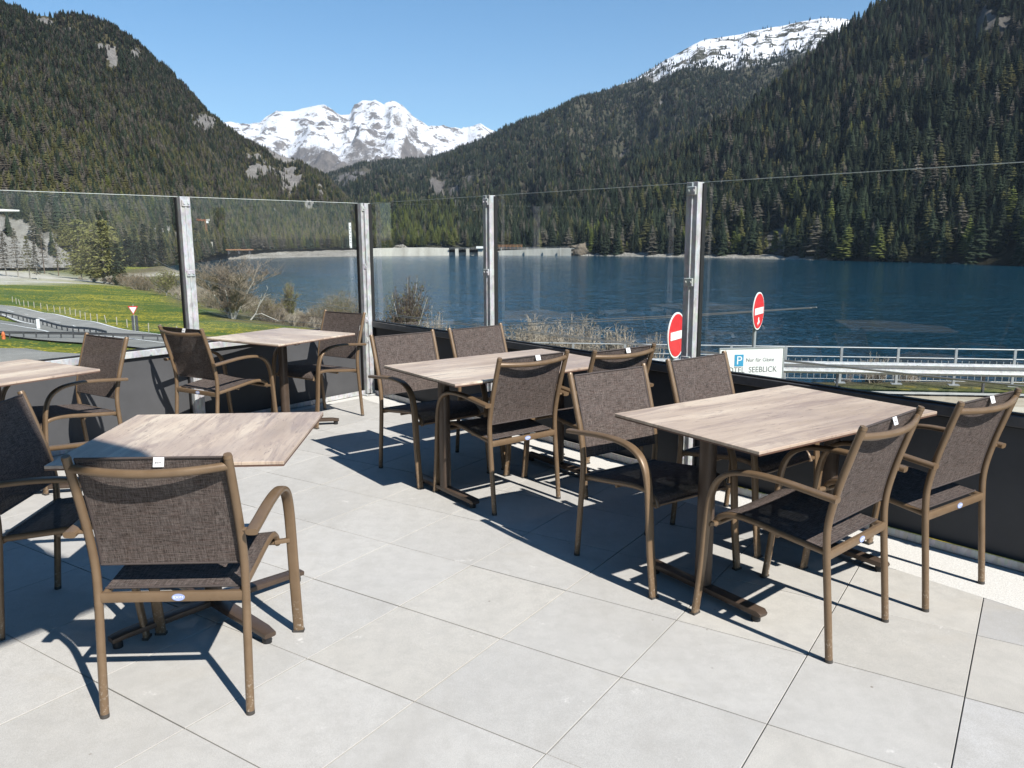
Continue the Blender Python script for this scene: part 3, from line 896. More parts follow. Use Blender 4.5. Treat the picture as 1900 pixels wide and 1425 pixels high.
Ms[:n_, n_] = 1; Ms[:n_, n_ + 1:] = ctl[:, :2] / 100; Ms[n_:, :n_] = Ms[:n_, n_:].T
wts = np.linalg.solve(Ms, np.concatenate([ctl[:, 2], [0, 0, 0]]))
def gz(x, y):
    x = np.asarray(x, float); y = np.asarray(y, float)
    r = np.hypot(x[..., None] - ctl[:, 0], y[..., None] - ctl[:, 1])
    z = r @ wts[:n_] + wts[n_] + x / 100 * wts[n_ + 1] + y / 100 * wts[n_ + 2]
    # level shelf in front of the hotel
    return z
GX = np.concatenate([np.arange(-460, -120, 10.), np.arange(-120, 60, 2.5), np.arange(60, 241, 10.)])
GYs = np.concatenate([np.arange(-60, 0, 10.), np.arange(0, 140, 2.5), np.arange(140, 581, 6.)])
XX, YY = np.meshgrid(GX, GYs)
ZZ = gz(XX, YY)
near = (YY < 27) & (YY > -60) & (XX > -9)
ZZ = np.where(near, np.where(ZZ > -8, -3.06 + np.clip((np.hypot(XX, YY)) * 0, 0, 0), ZZ), ZZ)
rr_ = np.hypot(XX, YY); re_ = np.interp(np.degrees(np.arctan2(XX, np.maximum(YY, .1))), [-80, -60, -33, -29, -25, -15, -8], [50, 48, 46.0, 40.5, 37.5, 33, 30])
kk = np.clip((rr_ - re_) / 6, 0, 1); left = (XX <= -6) & (XX > -72) & (YY > -60)
ZZ = np.where(left & (rr_ < re_ + 6), -3.5 * (1 - kk) + ZZ * kk, ZZ)
rb = (np.sin(XX * .31 + YY * .17) + np.sin(XX * .13 - YY * .23 + 1.3)) * .12
ZZ = np.where(near | (rr_ < re_ + 4), ZZ, ZZ + rb)
def tz(x, y):
    """height of the built ground sheet at x, y"""
    i = int(np.clip(np.searchsorted(GX, x) - 1, 0, len(GX) - 2)); j = int(np.clip(np.searchsorted(GYs, y) - 1, 0, len(GYs) - 2))
    u = (x - GX[i]) / (GX[i + 1] - GX[i]); v = (y - GYs[j]) / (GYs[j + 1] - GYs[j])
    return float((ZZ[j, i] * (1 - u) + ZZ[j, i + 1] * u) * (1 - v) + (ZZ[j + 1, i] * (1 - u) + ZZ[j + 1, i + 1] * u) * v)
def hit(px, py, rmax=560):
    d = ray(px, py); h = math.hypot(d[0], d[1]); r = 8.0
    while r < rmax:
        p = np.array([0, 0, CAMH]) + d * (r / h)
        if p[2] <= max(tz(p[0], p[1]), LAKE_Z): return p
        r += .5 if r < 80 else 1.0
    return p
nx, ny = len(GX), len(GYs)
V = np.stack([XX.ravel(), YY.ravel(), ZZ.ravel()], 1)
idx = np.arange(nx * ny).reshape(ny, nx)
F = np.stack([idx[:-1, :-1].ravel(), idx[:-1, 1:].ravel(), idx[1:, 1:].ravel(), idx[1:, :-1].ravel()], 1)
ground = mesh_np('meadow_ground', V, F, M['ground'], smooth=True)
tag(ground, kind='structure')
# where the bank falls to the lake it is scrub; the cutting beyond the larches is bare pale rock and earth
gy_, gx_ = np.gradient(ZZ, GYs, GX)
slope = np.hypot(gx_, gy_)
scrub = np.clip((slope - .10) / .10, 0, 1)
bareP = [(40, 470), (120, 480), (60, 455), (150, 500), (190, 515), (20, 500)]
bare = np.zeros_like(ZZ)
for q in [(-205, 300, 34), (-175, 262, 20), (-240, 350, 50), (-190, 330, 30), (-160, 285, 12)]:
    bare = np.maximum(bare, np.clip(1.6 - np.hypot(XX - q[0], YY - q[1]) / q[2], 0, 1))
bare = np.maximum(bare, np.clip((LAKE_Z + 1.3 - ZZ) / 1.0, 0, 1) * .8)
scrub = np.maximum(scrub, np.clip(1 - abs(YY - 33) / 7, 0, 1) * (XX > -8) * .6)
shelf = (YY < 37) & (XX < -2)
col = np.stack([bare.ravel(), scrub.ravel(), np.zeros(nx * ny), np.ones(nx * ny)], 1).astype(np.float32)
ca = ground.data.color_attributes.new('zone', 'FLOAT_COLOR', 'POINT'); ca.data.foreach_set('color', col.ravel())

lake = mesh_np('lake', [(-900, 40, LAKE_Z), (1500, 40, LAKE_Z), (1500, 1500, LAKE_Z), (-900, 1500, LAKE_Z)], [(0, 1, 2, 3)], M['lake'])
tag(lake, kind='structure')
# one wide base sheet to the horizon below everything
base = mesh_np('valley_floor', [(-12000, -12000, -32), (12000, -12000, -32), (12000, 14000, -32), (-12000, 14000, -32)], [(0, 1, 2, 3)], M['shore'])
tag(base, kind='structure')

def ribbon(name, pts, w, mat, dz=.10, off=0.0, zfix=None, seg=1.5, dash=None, kind='structure'):
    P = np.array(crom([(p[0], p[1], 0) for p in pts], 14))[:, :2]
    # resample
    d = np.concatenate([[0], np.cumsum(np.hypot(*np.diff(P, axis=0).T))]); n = int(d[-1] / seg) + 1
    s = np.linspace(0, d[-1], n); X = np.interp(s, d, P[:, 0]); Y = np.interp(s, d, P[:, 1])
    tx, ty = np.gradient(X), np.gradient(Y); L = np.hypot(tx, ty); nx_, ny_ = -ty / L, tx / L
    V = []; F = []
    K = max(1, int(w / 1.6))
    for i in range(n):
        for k in range(K + 1):
            o = off - w / 2 + w * k / K
            x, y = X[i] + nx_[i] * o, Y[i] + ny_[i] * o
            V.append((x, y, (tz(x, y) if zfix is None else zfix) + dz))
    for i in range(n - 1):
        if dash and (s[i] % (dash[0] + dash[1])) > dash[0]: continue
        for k in range(K):
            a = i * (K + 1) + k
            F.append((a, a + 1, a + K + 2, a + K + 1))
    o = mesh_np(name, V, F, mat)
    if kind: tag(o, kind=kind)
    return o, (X, Y)
rdA = [hit(*q) for q in [(-260, 545), (-120, 558), (0, 574), (75, 593), (150, 611), (236, 625)]]
rdA = [(p[0], p[1]) for p in rdA] 
rdA += [(rdA[-1][0] + 14, rdA[-1][1] - 5), (rdA[-1][0] + 36, rdA[-1][1] - 16)]
road, (rx, ry) = ribbon('road', rdA, 8.6, M['asphalt_light'], .16)
for of in (-3.9, 3.9): ribbon('road_marking', rdA, .34, M['white_paint'], .20, of)
ribbon('road_marking', rdA, .26, M['white_paint'], .20, 0.0, dash=(4, 7))
rdB = [hit(*q) for q in [(-300, 575), (-150, 588), (0, 606), (60, 618), (130, 627)]]
rdB = [(p[0], p[1]) for p in rdB]; rdB += [(rdB[-1][0] + 18, rdB[-1][1] - 6)]
ribbon('road', rdB, 9.0, M['asphalt'], .24)
ribbon('road_marking', rdB, .3, M['white_paint'], .28, 1.2)
fe = [at_z(*q, -3.45)[:2] for q in [(-420, 634), (-200, 637), (0, 643), (70, 648), (150, 657), (230, 667), (330, 690)]]
fe = [q * (1 - 6.5 / np.linalg.norm(q)) for q in fe]
ribbon('forecourt', [(q[0], q[1]) for q in fe], 13.0, M['asphalt_light'], .10)
ribbon('road', [(-14, 21), (-2, 19.4), (12, 18.2), (30, 16), (55, 12)], 9.0, M['dust'], .06, zfix=-3.06)
ribbon('kerb', [(-9, 25.2), (0, 23.9), (12, 22.5), (30, 20.2), (55, 16)], .35, M['concrete'], .12, zfix=-3.06)

# ------------------------------------------------------------------ mountains
from mathutils import noise as mn
def fbm(p, o=5, H=.9):
    return mn.fractal(Vector(p), H, 2.1, o)
HILLS = {}
def rock_mask(name, x, y, z, spots):
    d = np.array([x, y, z - CAMH]); f = d @ Fv; px = PW / 2 + FPX * (d @ Rv) / f; py = PH / 2 - FPX * (d @ Uv) / f
    r = 0.0
    for a, b, w, h in spots:
        q = ((px - a) / w) ** 2 + ((py - b) / h) ** 2
        if q < 4: r = max(r, 1.15 - .62 * math.sqrt(q))
    n = fbm((x * .011, y * .011, z * .008), 5); n2 = fbm((x * .035, y * .035, z * .02), 4)
    r = r * (.75 + n * .8 + n2 * .9) if r > 0 else 0
    r = max(r, (n + .4 * n2 - .60) * 1.6)
    return min(1.0, max(0.0, r))
def scree_mask(x, y, z, spots):
    d = np.array([x, y, z - CAMH]); f = d @ Fv; px = PW / 2 + FPX * (d @ Rv) / f; py = PH / 2 - FPX * (d @ Uv) / f
    r = 0.0
    for a, b, w, h in spots: r = max(r, 1.3 - .75 * math.hypot((px - a) / w, (py - b) / h))
    return min(1.0, max(0.0, r + .55 * fbm((x * .03, y * .03, z * .03), 5))) if r > 0 else 0.0
SPOTS = {}
def hill(name, cols, mat, nt, amp, nscale, step=9.0, prof=1.0, tree_h=0.0, back=.55, seed=0.0, ridge_keep=.25, gully=None):
    """cols: (px, py of skyline, distance of skyline, distance of foot, height of foot)"""
    cols = sorted(cols)
    A = np.array(cols, float)
    pxs = np.arange(A[0, 0], A[-1, 0] + 1, step)
    G = []
    for px in pxs:
        py, rt, rb_, zb = [np.interp(px, A[:, 0], A[:, k]) for k in (1, 2, 3, 4)]
        d = ray(px, py); h = math.hypot(d[0], d[1]); hd = d[:2] / h
        zt = CAMH + d[2] / h * rt - tree_h
        row = []
        for i in range(nt + 1):
            t = i / nt * (1 + back)
            if t <= 1:
                r = rb_ + (rt - rb_) * t; z = zb + (zt - zb) * (t ** prof)
            else:
                r = rt + (rt - rb_) * (t - 1) * 1.2; z = zt - (zt - zb) * ((t - 1) / back) ** 1.3
            x, y = hd[0] * r, hd[1] * r
            k = math.sin(math.pi * min(t, 1)) * (1 - ridge_keep) + ridge_keep * min(1, t * 3)
            f = fbm((x * nscale + seed, y * nscale, z * nscale * .5), 6)
            g = 0.0
            if name == 'snow_peaks':
                g = (mn.ridged_multi_fractal(Vector((x * .0009, y * .0009, seed)), .9, 2.1, 7, 1.0, 2.0) - 1.1) * 230
            elif gully: g = -abs(fbm((px * gully[0] + seed, z * gully[0] * .35, 3.3 + seed), 4)) * gully[1]
            row.append((x, y, z + (f * amp + g) * k))
        G.append(row)
    G = np.array(G)
    nc, nr_ = G.shape[:2]
    ids = np.arange(nc * nr_).reshape(nc, nr_)
    F = np.stack([ids[:-1, :-1].ravel(), ids[1:, :-1].ravel(), ids[1:, 1:].ravel(), ids[:-1, 1:].ravel()], 1)
    o = mesh_np(name, G.reshape(-1, 3), F, mat, smooth=True)
    tag(o, kind='structure')
    RK = None
    if name in SPOTS:
        RK = np.array([[rock_mask(name, *q, SPOTS[name]) for q in row] for row in G])
        ca = o.data.color_attributes.new('zone', 'FLOAT_COLOR', 'POINT')
        SC = np.array([[scree_mask(*q, [(0, 446, 60, 34), (60, 476, 66, 26), (104, 466, 34, 22), (300, 436, 16, 12)]) for q in row] for row in G]) if name == 'hill' else RK * 0
        RK = np.maximum(RK, SC)
        k = RK.ravel(); sc1 = SC.ravel(); ca.data.foreach_set('color', np.stack([k, sc1, k, np.ones_like(k)], 1).astype(np.float32).ravel())
    HILLS[name] = (G, pxs, nt, back, RK)
    return o
SPOTS['forest_slope'] = [(1110, 372, 16, 22), (1060, 452, 22, 12), (1690, 130, 30, 8), (1830, 25, 40, 30), (1460, 440, 30, 12), (1700, 250, 20, 12)]
SPOTS['hill'] = [(512, 290, 46, 34), (534, 326, 26, 32), (208, 112, 9, 20), (180, 130, 22, 5), (190, 84, 18, 5), (250, 100, 7, 10), (210, 178, 8, 18), (365, 225, 22, 14), (385, 228, 12, 10), (515, 398, 14, 22), (575, 385, 14, 12), (470, 318, 8, 14),
   (600, 350, 16, 10), (350, 440, 40, 10), (85, 45, 16, 10), (120, 55, 20, 6), (300, 430, 14, 14), (165, 410, 16, 8), (110, 420, 14, 14), (90, 440, 20, 20), (20, 440, 30, 20)]
SPOTS['mountain'] = [(650, 335, 24, 12), (670, 325, 16, 10), (810, 345, 12, 22), (870, 335, 18, 10), (845, 365, 10, 18), (1160, 285, 10, 8)]
hill('forest_slope', [(1000, 478, 980, 930, -21), (1045, 458, 1040, 925, -21), (1090, 402, 1120, 900, -21), (1125, 352, 1160, 880, -21), (1230, 277, 1200, 850, -21), (1340, 205, 1240, 820, -21), (1410, 165, 1260, 800, -21), (1465, 122, 1280, 780, -21), (1515, 78, 1290, 765, -21), (1570, 30, 1300, 745, -21), (1640, -10, 1310, 720, -21), (1800, -80, 1330, 690, -21), (1950, -150, 1340, 655, -21), (2200, -190, 1300, 600, -21), (2700, -200, 1300, 560, -21)],
     M['hill_right'], 60, 26, .006, tree_h=16, seed=2.0, gully=(.02, 22))
hill('hill', [(-900, -60, 800, 330, -14), (-300, -40, 900, 430, -12), (0, -8, 1000, 470, -13), (65, 18, 1030, 490, -14), (150, 26, 1080, 540, -18), (200, 38, 1100, 590, -20.5), (240, 55, 1120, 620, -20.5), (265, 80, 1140, 650, -20.5), (300, 110, 1160, 700, -20.5), (340, 146, 1190, 750, -19), (375, 186, 1220, 800, -15), (415, 222, 1260, 850, -13), (450, 247, 1290, 880, -12), (490, 266, 1310, 910, -12), (520, 281, 1330, 930, -12), (575, 306, 1350, 950, -12), (605, 324, 1350, 960, -12), (645, 365, 1300, 965, -12), (665, 386, 1260, 970, -12), (700, 420, 1160, 980, -12), (735, 452, 1040, 1000, -12)],
     M['hill_left'], 64, 24, .007, tree_h=3.5, seed=9.0, gully=(.022, 20))
hill('mountain', [(520, 340, 2500, 1500, -12), (600, 324, 2600, 1200, -12), (635, 312, 2650, 1120, -12), (674, 297, 2650, 1060, -12), (747, 294, 2650, 1010, -12), (810, 283, 2650, 985, -12), (865, 264, 2650, 970, -12), (915, 242, 2650, 960, -12), (950, 225, 2650, 950, -12), (1000, 208, 2650, 940, -14), (1070, 175, 2650, 940, -14), (1175, 144, 2700, 1000, -14), (1220, 113, 2720, 1040, -10), (1300, 72, 2760, 1100, 0), (1370, 60, 2800, 1150, 0), (1450, 45, 2800, 1200, 0), (1525, 29, 2800, 1200, 0), (1570, 31, 2800, 1200, 0), (1640, 50, 2800, 1200, 0), (1760, 80, 2800, 1250, 0), (1900, 120, 2700, 1300, 0)],
     M['hill_mid'], 110, 70, .0022, step=6, tree_h=5, seed=4.0, ridge_keep=.10, gully=(.016, 60))
hill('snow_peaks', [(300, 260, 8000, 4600, 60), (425, 224, 8000, 4600, 60), (482, 227, 8000, 4600, 60), (515, 212, 8000, 4600, 60), (531, 211, 8000, 4600, 60), (575, 204, 8000, 4500, 60), (602, 200, 8000, 4500, 60), (624, 215, 8000, 4500, 60), (649, 217, 8050, 4500, 60), (657, 201, 8100, 4500, 60), (674, 190, 8200, 4500, 60), (696, 185, 8200, 4500, 60), (712, 194, 8200, 4500, 60), (728, 186, 8200, 4500, 60), (753, 195, 8200, 4500, 60), (769, 209, 8200, 4500, 60), (797, 230, 8150, 4500, 60), (824, 238, 8100, 4500, 60), (835, 242, 8100, 4500, 60), (865, 238, 8300, 4500, 60), (893, 232, 8300, 4500, 60), (904, 239, 8300, 4500, 60), (960, 260, 8300, 4500, 60), (1100, 270, 8300, 4500, 60)],
     M['peaks'], 170, 170, .0019, step=2.5, prof=1.25, seed=6.0, ridge_keep=.24, gully=(.045, 260), back=.3)

# ------------------------------------------------------------------ conifers for the forests (unit height)
def conifer_mesh(name, mats, R0, whorls, nb, droop, core, seed, bare=.06, fluff=0, up=0.0, jit=.3):
    rs = random.Random(seed); b = MB()
    b.tube([(0, 0, 0), (0, 0, .5), (0, 0, .97)], [.011, .007, .002], n=5, mi=0, cap=False)
    if core:
        n = 7; m = 7; vs = []
        for i in range(m + 1):
            z = bare + (1 - bare) * i / m; r = R0 * core * (1 - i / m) ** .85
            for k in range(n):
                a = 2 * math.pi * (k + .5 * (i % 2)) / n; q = r * rs.uniform(.7, 1.25)
                vs.append((math.cos(a) * q, math.sin(a) * q, z))
        fs = [(i * n + k, i * n + (k + 1) % n, (i + 1) * n + (k + 1) % n, (i + 1) * n + k) for i in range(m) for k in range(n)]
        b.add(vs, fs, 1)
    for w in range(whorls):
        t = (w + rs.random() * .8) / whorls
        z = bare + (.985 - bare) * t
        r = R0 * ((1 - t) ** .82) * (1.0 if t > .12 else .75 + 2 * t)
        for k in range(nb):
            a = 2 * math.pi * (k + rs.random()) / nb; L = r * rs.uniform(1 - jit, 1 + jit * .8) + .008
            ca, sa = math.cos(a), math.sin(a); wd = L * rs.uniform(.22, .36) + .004
            dz = -droop * L * rs.uniform(.6, 1.4) + up * L
            p0 = (ca * L * .08, sa * L * .08, z + .012)
            p1 = (ca * L * .6 - sa * wd, sa * L * .6 + ca * wd, z + dz * .55 - .006)
            p2 = (ca * L, sa * L, z + dz)
            p3 = (ca * L * .6 + sa * wd, sa * L * .6 - ca * wd, z + dz * .55 - .006)
            pm = (ca * L * .55, sa * L * .55, z + dz * .4 + .012)
            if not fluff:
                b.add([p0, p1, p2, p3, pm], [(0, 1, 4), (1, 2, 4), (2, 3, 4), (3, 0, 4)], 1)
            else:
                b.add([p0, (p2[0], p2[1], p2[2] + .003), (p2[0], p2[1], p2[2] - .003)], [(0, 1, 2)], 0)
                for q in range(fluff):
                    f = rs.uniform(.25, 1.05); s = .012 + .02 * rs.random() * (1 - t * .5)
                    cx = ca * L * f + rs.uniform(-1, 1) * wd * .8; cy = sa * L * f + rs.uniform(-1, 1) * wd * .8; cz = z + dz * f + rs.uniform(-.012, .012)
                    v = [(cx + rs.uniform(-s, s), cy + rs.uniform(-s, s), cz + rs.uniform(-s, s) * .7) for _ in range(3)]
                    b.add(v, [(0, 1, 2)], 1)
    me = bpy.data.meshes.new(name); me.from_pydata(b.v, [], b.f)
    for m in mats: me.materials.append(m)
    me.polygons.foreach_set('material_index', b.mi); me.update()
    return bpy.data.objects.new(name, me)          # never linked: only the forests draw on it
KINDS = [
    conifer_mesh('spruce_form', [M['bark_brown'], M['spruce_dark']], .135, 20, 8, .55, .62, 1),
    conifer_mesh('spruce_form', [M['bark_brown'], M['spruce_needles']], .165, 17, 8, .42, .58, 2),
    conifer_mesh('larch_form', [M['bark_grey'], M['larch_olive']], .17, 20, 8, .18, .30, 3, bare=.10),
    conifer_mesh('larch_form', [M['bark_grey'], M['larch_brown']], .16, 22, 7, .15, .22, 4, bare=.12, jit=.5),
    conifer_mesh('larch_form', [M['bark_pale'], M['larch_green']], .19, 20, 8, .12, .32, 5, bare=.10),
]
def forest_object(name, P, S, K, label, rot=None):
    me = bpy.data.meshes.new(name); me.vertices.add(len(P)); me.vertices.foreach_set('co', np.asarray(P, np.float32).ravel())
    a = me.attributes.new('scl', 'FLOAT_VECTOR', 'POINT'); a.data.foreach_set('vector', np.asarray(S, np.float32).ravel())
    r = np.stack([rng.normal(0, .03, len(P)), rng.normal(0, .03, len(P)), rng.uniform(0, 6.28, len(P))], 1).astype(np.float32)
    a = me.attributes.new('rot', 'FLOAT_VECTOR', 'POINT'); a.data.foreach_set('vector', r.ravel())
    a = me.attributes.new('kind', 'INT', 'POINT'); a.data.foreach_set('value', np.asarray(K, np.int32))
    o = bpy.data.objects.new(name, me); C.objects.link(o)
    ng = bpy.data.node_groups.new(name, 'GeometryNodeTree')
    ng.interface.new_socket('Geometry', in_out='INPUT', socket_type='NodeSocketGeometry')
    ng.interface.new_socket('Geometry', in_out='OUTPUT', socket_type='NodeSocketGeometry')
    gi = ng.nodes.new('NodeGroupInput'); go = ng.nodes.new('NodeGroupOutput'); jn = ng.nodes.new('GeometryNodeJoinGeometry')
    def attr(nm, t):
        q = ng.nodes.new('GeometryNodeInputNamedAttribute'); q.data_type = t; q.inputs[0].default_value = nm
        return q.outputs['Attribute']
    for k, ob in enumerate(KINDS):
        if not np.any(np.asarray(K) == k): continue
        oi = ng.nodes.new('GeometryNodeObjectInfo'); oi.inputs[0].default_value = ob
        ip = ng.nodes.new('GeometryNodeInstanceOnPoints')
        cm = ng.nodes.new('FunctionNodeCompare'); cm.data_type = 'INT'; cm.operation = 'EQUAL'
        ng.links.new(attr('kind', 'INT'), cm.inputs[2]); cm.inputs[3].default_value = k
        ng.links.new(gi.outputs[0], ip.inputs['Points']); ng.links.new(cm.outputs[0], ip.inputs['Selection'])
        ng.links.new(oi.outputs['Geometry'], ip.inputs['Instance'])
        ng.links.new(attr('rot', 'FLOAT_VECTOR'), ip.inputs['Rotation']); ng.links.new(attr('scl', 'FLOAT_VECTOR'), ip.inputs['Scale'])
        ng.links.new(ip.outputs[0], jn.inputs[0])
    ng.links.new(jn.outputs[0], go.inputs[0])
    md = o.modifiers.new('trees', 'NODES'); md.node_group = ng
    tag(o, label, 'forest', kind='stuff')
    return o
def plant(name, hname, n, hrange, label, kindfn, tmax=1.06, keep=None, ridge=.35):
    G, pxs, nt, back, RK = HILLS[hname]
    nc, nr_ = G.shape[:2]
    jm = min(nr_ - 2, int(nt / (1 + back) * 0 + tmax / (1 + back) * nt))
    A = G[:-1, :jm]; B = G[1:, :jm]; D = G[:-1, 1:jm + 1]
    area = np.linalg.norm(np.cross(B - A, D - A), axis=2); 
    ph = area.ravel() / area.sum()
    c = rng.choice(len(ph), size=n, p=ph); ii = c // jm; jj = c % jm
    u = rng.random(n); v = rng.random(n)
    bl = lambda Q: (Q[ii, jj].T * (1 - u) * (1 - v) + Q[ii + 1, jj].T * u * (1 - v) + Q[ii, jj + 1].T * (1 - u) * v + Q[ii + 1, jj + 1].T * u * v).T
    P = bl(G); rk = bl(RK[..., None])[:, 0]
    pr = np.clip(1.15 - rk * 2.2, .05, 1)
    if keep is not None: pr *= keep(P, (pxs[ii]), jj / jm)
    m = rng.random(n) < pr
    P = P[m]; px = pxs[ii][m]; tt = (jj / jm)[m]
    nn = np.array([fbm((p[0] * .0045, p[1] * .0045, p[2] * .003), 4) for p in P]); n2 = np.array([fbm((p[0] * .02 + 5, p[1] * .02, p[2] * .01), 3) for p in P])
    K = kindfn(P, px, tt, nn, n2)
    H = rng.uniform(*hrange, len(P)) * (1 + .12 * n2) * (1.25 - ridge * tt)
    W = rng.uniform(1.0, 1.9, len(P)) ** 1.1 * H
    P[:, 2] -= .4
    return forest_object(name, P, np.stack([W, W, H], 1), K, label)
def pick(probs, n):
    """probs: (n, 5)"""
    q = np.cumsum(probs / probs.sum(1, keepdims=True), 1); r = rng.random(n)[:, None]
    return (r > q).sum(1).clip(0, 4)
def k_right(P, px, t, nn, n2):
    z = P[:, 2]; n = len(P); lo = np.clip(1 - (z + 20) / 28, 0, 1)
    pr = np.stack([2.0 - .8 * nn, 1.1 + 0 * nn, .30 + .6 * np.clip(n2, 0, 1) + .5 * lo, .45 + .8 * np.clip(nn, 0, 1), .02 + .5 * lo], 1)
    return pick(np.clip(pr, .01, 9), n)
def k_left(P, px, t, nn, n2):
    z = P[:, 2]; n = len(P); hi = np.clip((z - 60) / 160, 0, 1)
    pr = np.stack([.35 + 1.2 * hi + .6 * nn, 1.1 + .4 * hi + 0 * nn, 1.4 - .9 * hi - .9 * nn, 1.1 + .9 * np.clip(n2, 0, 1) + .3 * hi, .10 - .10 * hi - .05 * nn], 1)
    return pick(np.clip(pr, .02, 9), n)
def k_mid(P, px, t, nn, n2):
    z = P[:, 2]; n = len(P); lo = np.clip(1 - (z + 12) / 90, 0, 1) * (px < 860)
    pr = np.stack([1.2 + .5 * nn, 1.4 + 0 * nn, .25 + .8 * lo, .35 + .4 * np.clip(n2, 0, 1), .02 + 3.2 * lo * (px > 680) * (px < 850)], 1)
    return pick(np.clip(pr, .01, 9), n)
plant('conifer_forest', 'forest_slope', 11500, (13, 28), 'dark steep conifer forest above the right shore of the lake', k_right)
plant('conifer_forest', 'hill', 52000, (7, 14.5), 'olive and brown larch and spruce forest on the sunlit left mountainside', k_left, ridge=.80)
def keep_mid(P, px, t):
    z = P[:, 2] - 480 - (px - 1200) * .06
    return np.clip(1 - (z + 70) / 120, .05, 1)
plant('conifer_forest', 'mountain', 50000, (9, 18), 'bluish distant conifer forest below the snowy mountain behind the dam', k_mid, keep=keep_mid, ridge=.6)

# ------------------------------------------------------------------ far banks and dam
def bank(name, cols, mat, rough=1.2, step=5.0, nt=8):
    """cols: (px, distance, height of the crest, depth of the bank)"""
    A = np.array(sorted(cols), float); pxs = np.arange(A[0, 0], A[-1, 0] + .1, step); G = []
    for px in pxs:
        r0, h, w = [np.interp(px, A[:, 0], A[:, k]) for k in (1, 2, 3)]
        d = ray(px, 460); hd = d[:2] / math.hypot(d[0], d[1]); row = []
        for i in range(nt + 1):
            t = i / nt; r = r0 + w * t
            x, y = hd * r
            z = -21 + (h + 1) * min(1, t * 1.5) ** .8
            z += fbm((x * .09, y * .09, 1.0), 4) * rough * (1 if 0 < i else 0)
            row.append((x, y, z))
        G.append(row)
    G = np.array(G); nc, nr_ = G.shape[:2]; ids = np.arange(nc * nr_).reshape(nc, nr_)
    F = np.stack([ids[:-1, :-1].ravel(), ids[1:, :-1].ravel(), ids[1:, 1:].ravel(), ids[:-1, 1:].ravel()], 1)
    return tag(mesh_np(name, G.reshape(-1, 3), F, mat, smooth=False), kind='structure')
bank('lake_shore', [(215, 585, 3.5, 60), (240, 600, 4, 60), (300, 700, 5, 80), (345, 800, 7, 90), (470, 860, 8, 110), (560, 895, 7.5, 110), (690, 915, 7.5, 110), (760, 922, 8.2, 110), (834, 924, 8.0, 110)], M['shore'], 1.0)
bank('lake_shore', [(1040, 905, 4.5, 40), (1120, 872, 3.6, 30), (1300, 815, 3.0, 26), (1500, 752, 2.8, 24), (1700, 698, 2.8, 24), (1900, 655, 2.8, 24), (2200, 590, 3, 26)], M['shore'], 1.3, 4.0)
flat = [(560, 1000, 8.5, 200), (700, 990, 8.5, 200), (1000, 950, 8.5, 120)]
bank('valley_meadow', flat, M['hill_right'], .5, 12)

dam = empty('dam', (0, 0, 0)); tag(dam, 'pale curved concrete dam wall with spillway openings across the far end of the lake', 'dam')
def wallstrip(name, cols, th, mat, parent, z0=-21.5):
    b = MB(); P = []
    for px, py, r in cols:
        p = at_r(px, py, r); q = at_r(px, py, r + th)
        P.append(((p[0], p[1], z0), (p[0], p[1], p[2]), (q[0], q[1], p[2]), (q[0], q[1], z0)))
    vs = [v for s in P for v in s]; n = len(P); fs = []
    for i in range(n - 1):
        for k in range(3): fs.append((i * 4 + k, (i + 1) * 4 + k, (i + 1) * 4 + k + 1, i * 4 + k + 1))
    fs += [(0, 1, 2, 3), (4 * n - 1, 4 * n - 2, 4 * n - 3, 4 * n - 4)]
    b.add(vs, fs); return b.build(name, mat, parent)
wallstrip('abutment', [(690, 461.0, 918), (740, 460, 920), (790, 459.4, 922), (833, 460.5, 924)], 14, M['dam'], dam)
wallstrip('wall', [(905, 468.0, 924), (930, 465.0, 919), (980, 463.0, 909), (1020, 462.2, 901), (1060, 461.6, 893)], 9, M['dam'], dam)
for px in (930, 978, 1013, 1040):
    p = at_r(px, 463.5, 906 - (px - 980) * .20)
    MB().box((p[0], p[1] - .6, -16), (.7, 1.2, 9.0)).build('wall_joint', M['concrete'], dam)
for px in (848, 868, 892, 903):
    p = at_r(px, 464, 925); MB().box((p[0], p[1], -17), (3.6 if px < 890 else 6, 9, 9.0)).build('pier', M['dam'], dam)
wallstrip('weir', [(833, 468.6, 928), (870, 468.6, 930), (906, 468.4, 930)], 4, M['dam'], dam)
wallstrip('crest_road', [(833, 462.4, 921), (905, 462.2, 926), (980, 461.4, 918), (1056, 460.6, 901), (1075, 460.4, 896)], 8, M['concrete'], dam, z0=-13.0)
def farrail(nm, c, h, n, par, mat):
    b = MB()
    for px in np.linspace(c[0][0], c[-1][0], n):
        A = np.array(c); py, r = np.interp(px, A[:, 0], A[:, 1]), np.interp(px, A[:, 0], A[:, 2]); p = at_r(px, py, r)
        b.box((p[0], p[1], p[2] + h / 2), (.18, .18, h))
    for i in range(len(c) - 1):
        p, q = at_r(*c[i]), at_r(*c[i + 1]); b.obox((p[0], p[1], p[2] + h), (q[0], q[1], q[2] + h), .15, .22)
    return b.build(nm, mat, par)
farrail('crest_railing', [(833, 462.2, 921.5), (905, 462.0, 921.5), (980, 461.2, 912.5), (1056, 460.4, 895.5)], 1.3, 60, dam, M['far_galv'])
def rock_mesh(name, loc, s, mat, seed, par=None):
    bm = bmesh.new(); bmesh.ops.create_icosphere(bm, subdivisions=3, radius=1.0)
    for v in bm.verts:
        f = fbm((v.co.x * 1.3 + seed, v.co.y * 1.3, v.co.z * 1.3), 4)
        v.co *= 1 + f * .45
        v.co = Vector((v.co.x * s[0], v.co.y * s[1], v.co.z * s[2]))
    me = bpy.data.meshes.new(name); bm.to_mesh(me); bm.free(); me.materials.append(mat)
    o = bpy.data.objects.new(name, me); C.objects.link(o); o.location = loc
    if par is not None: o.parent = par
    return o
p = at_r(1085, 462, 893)
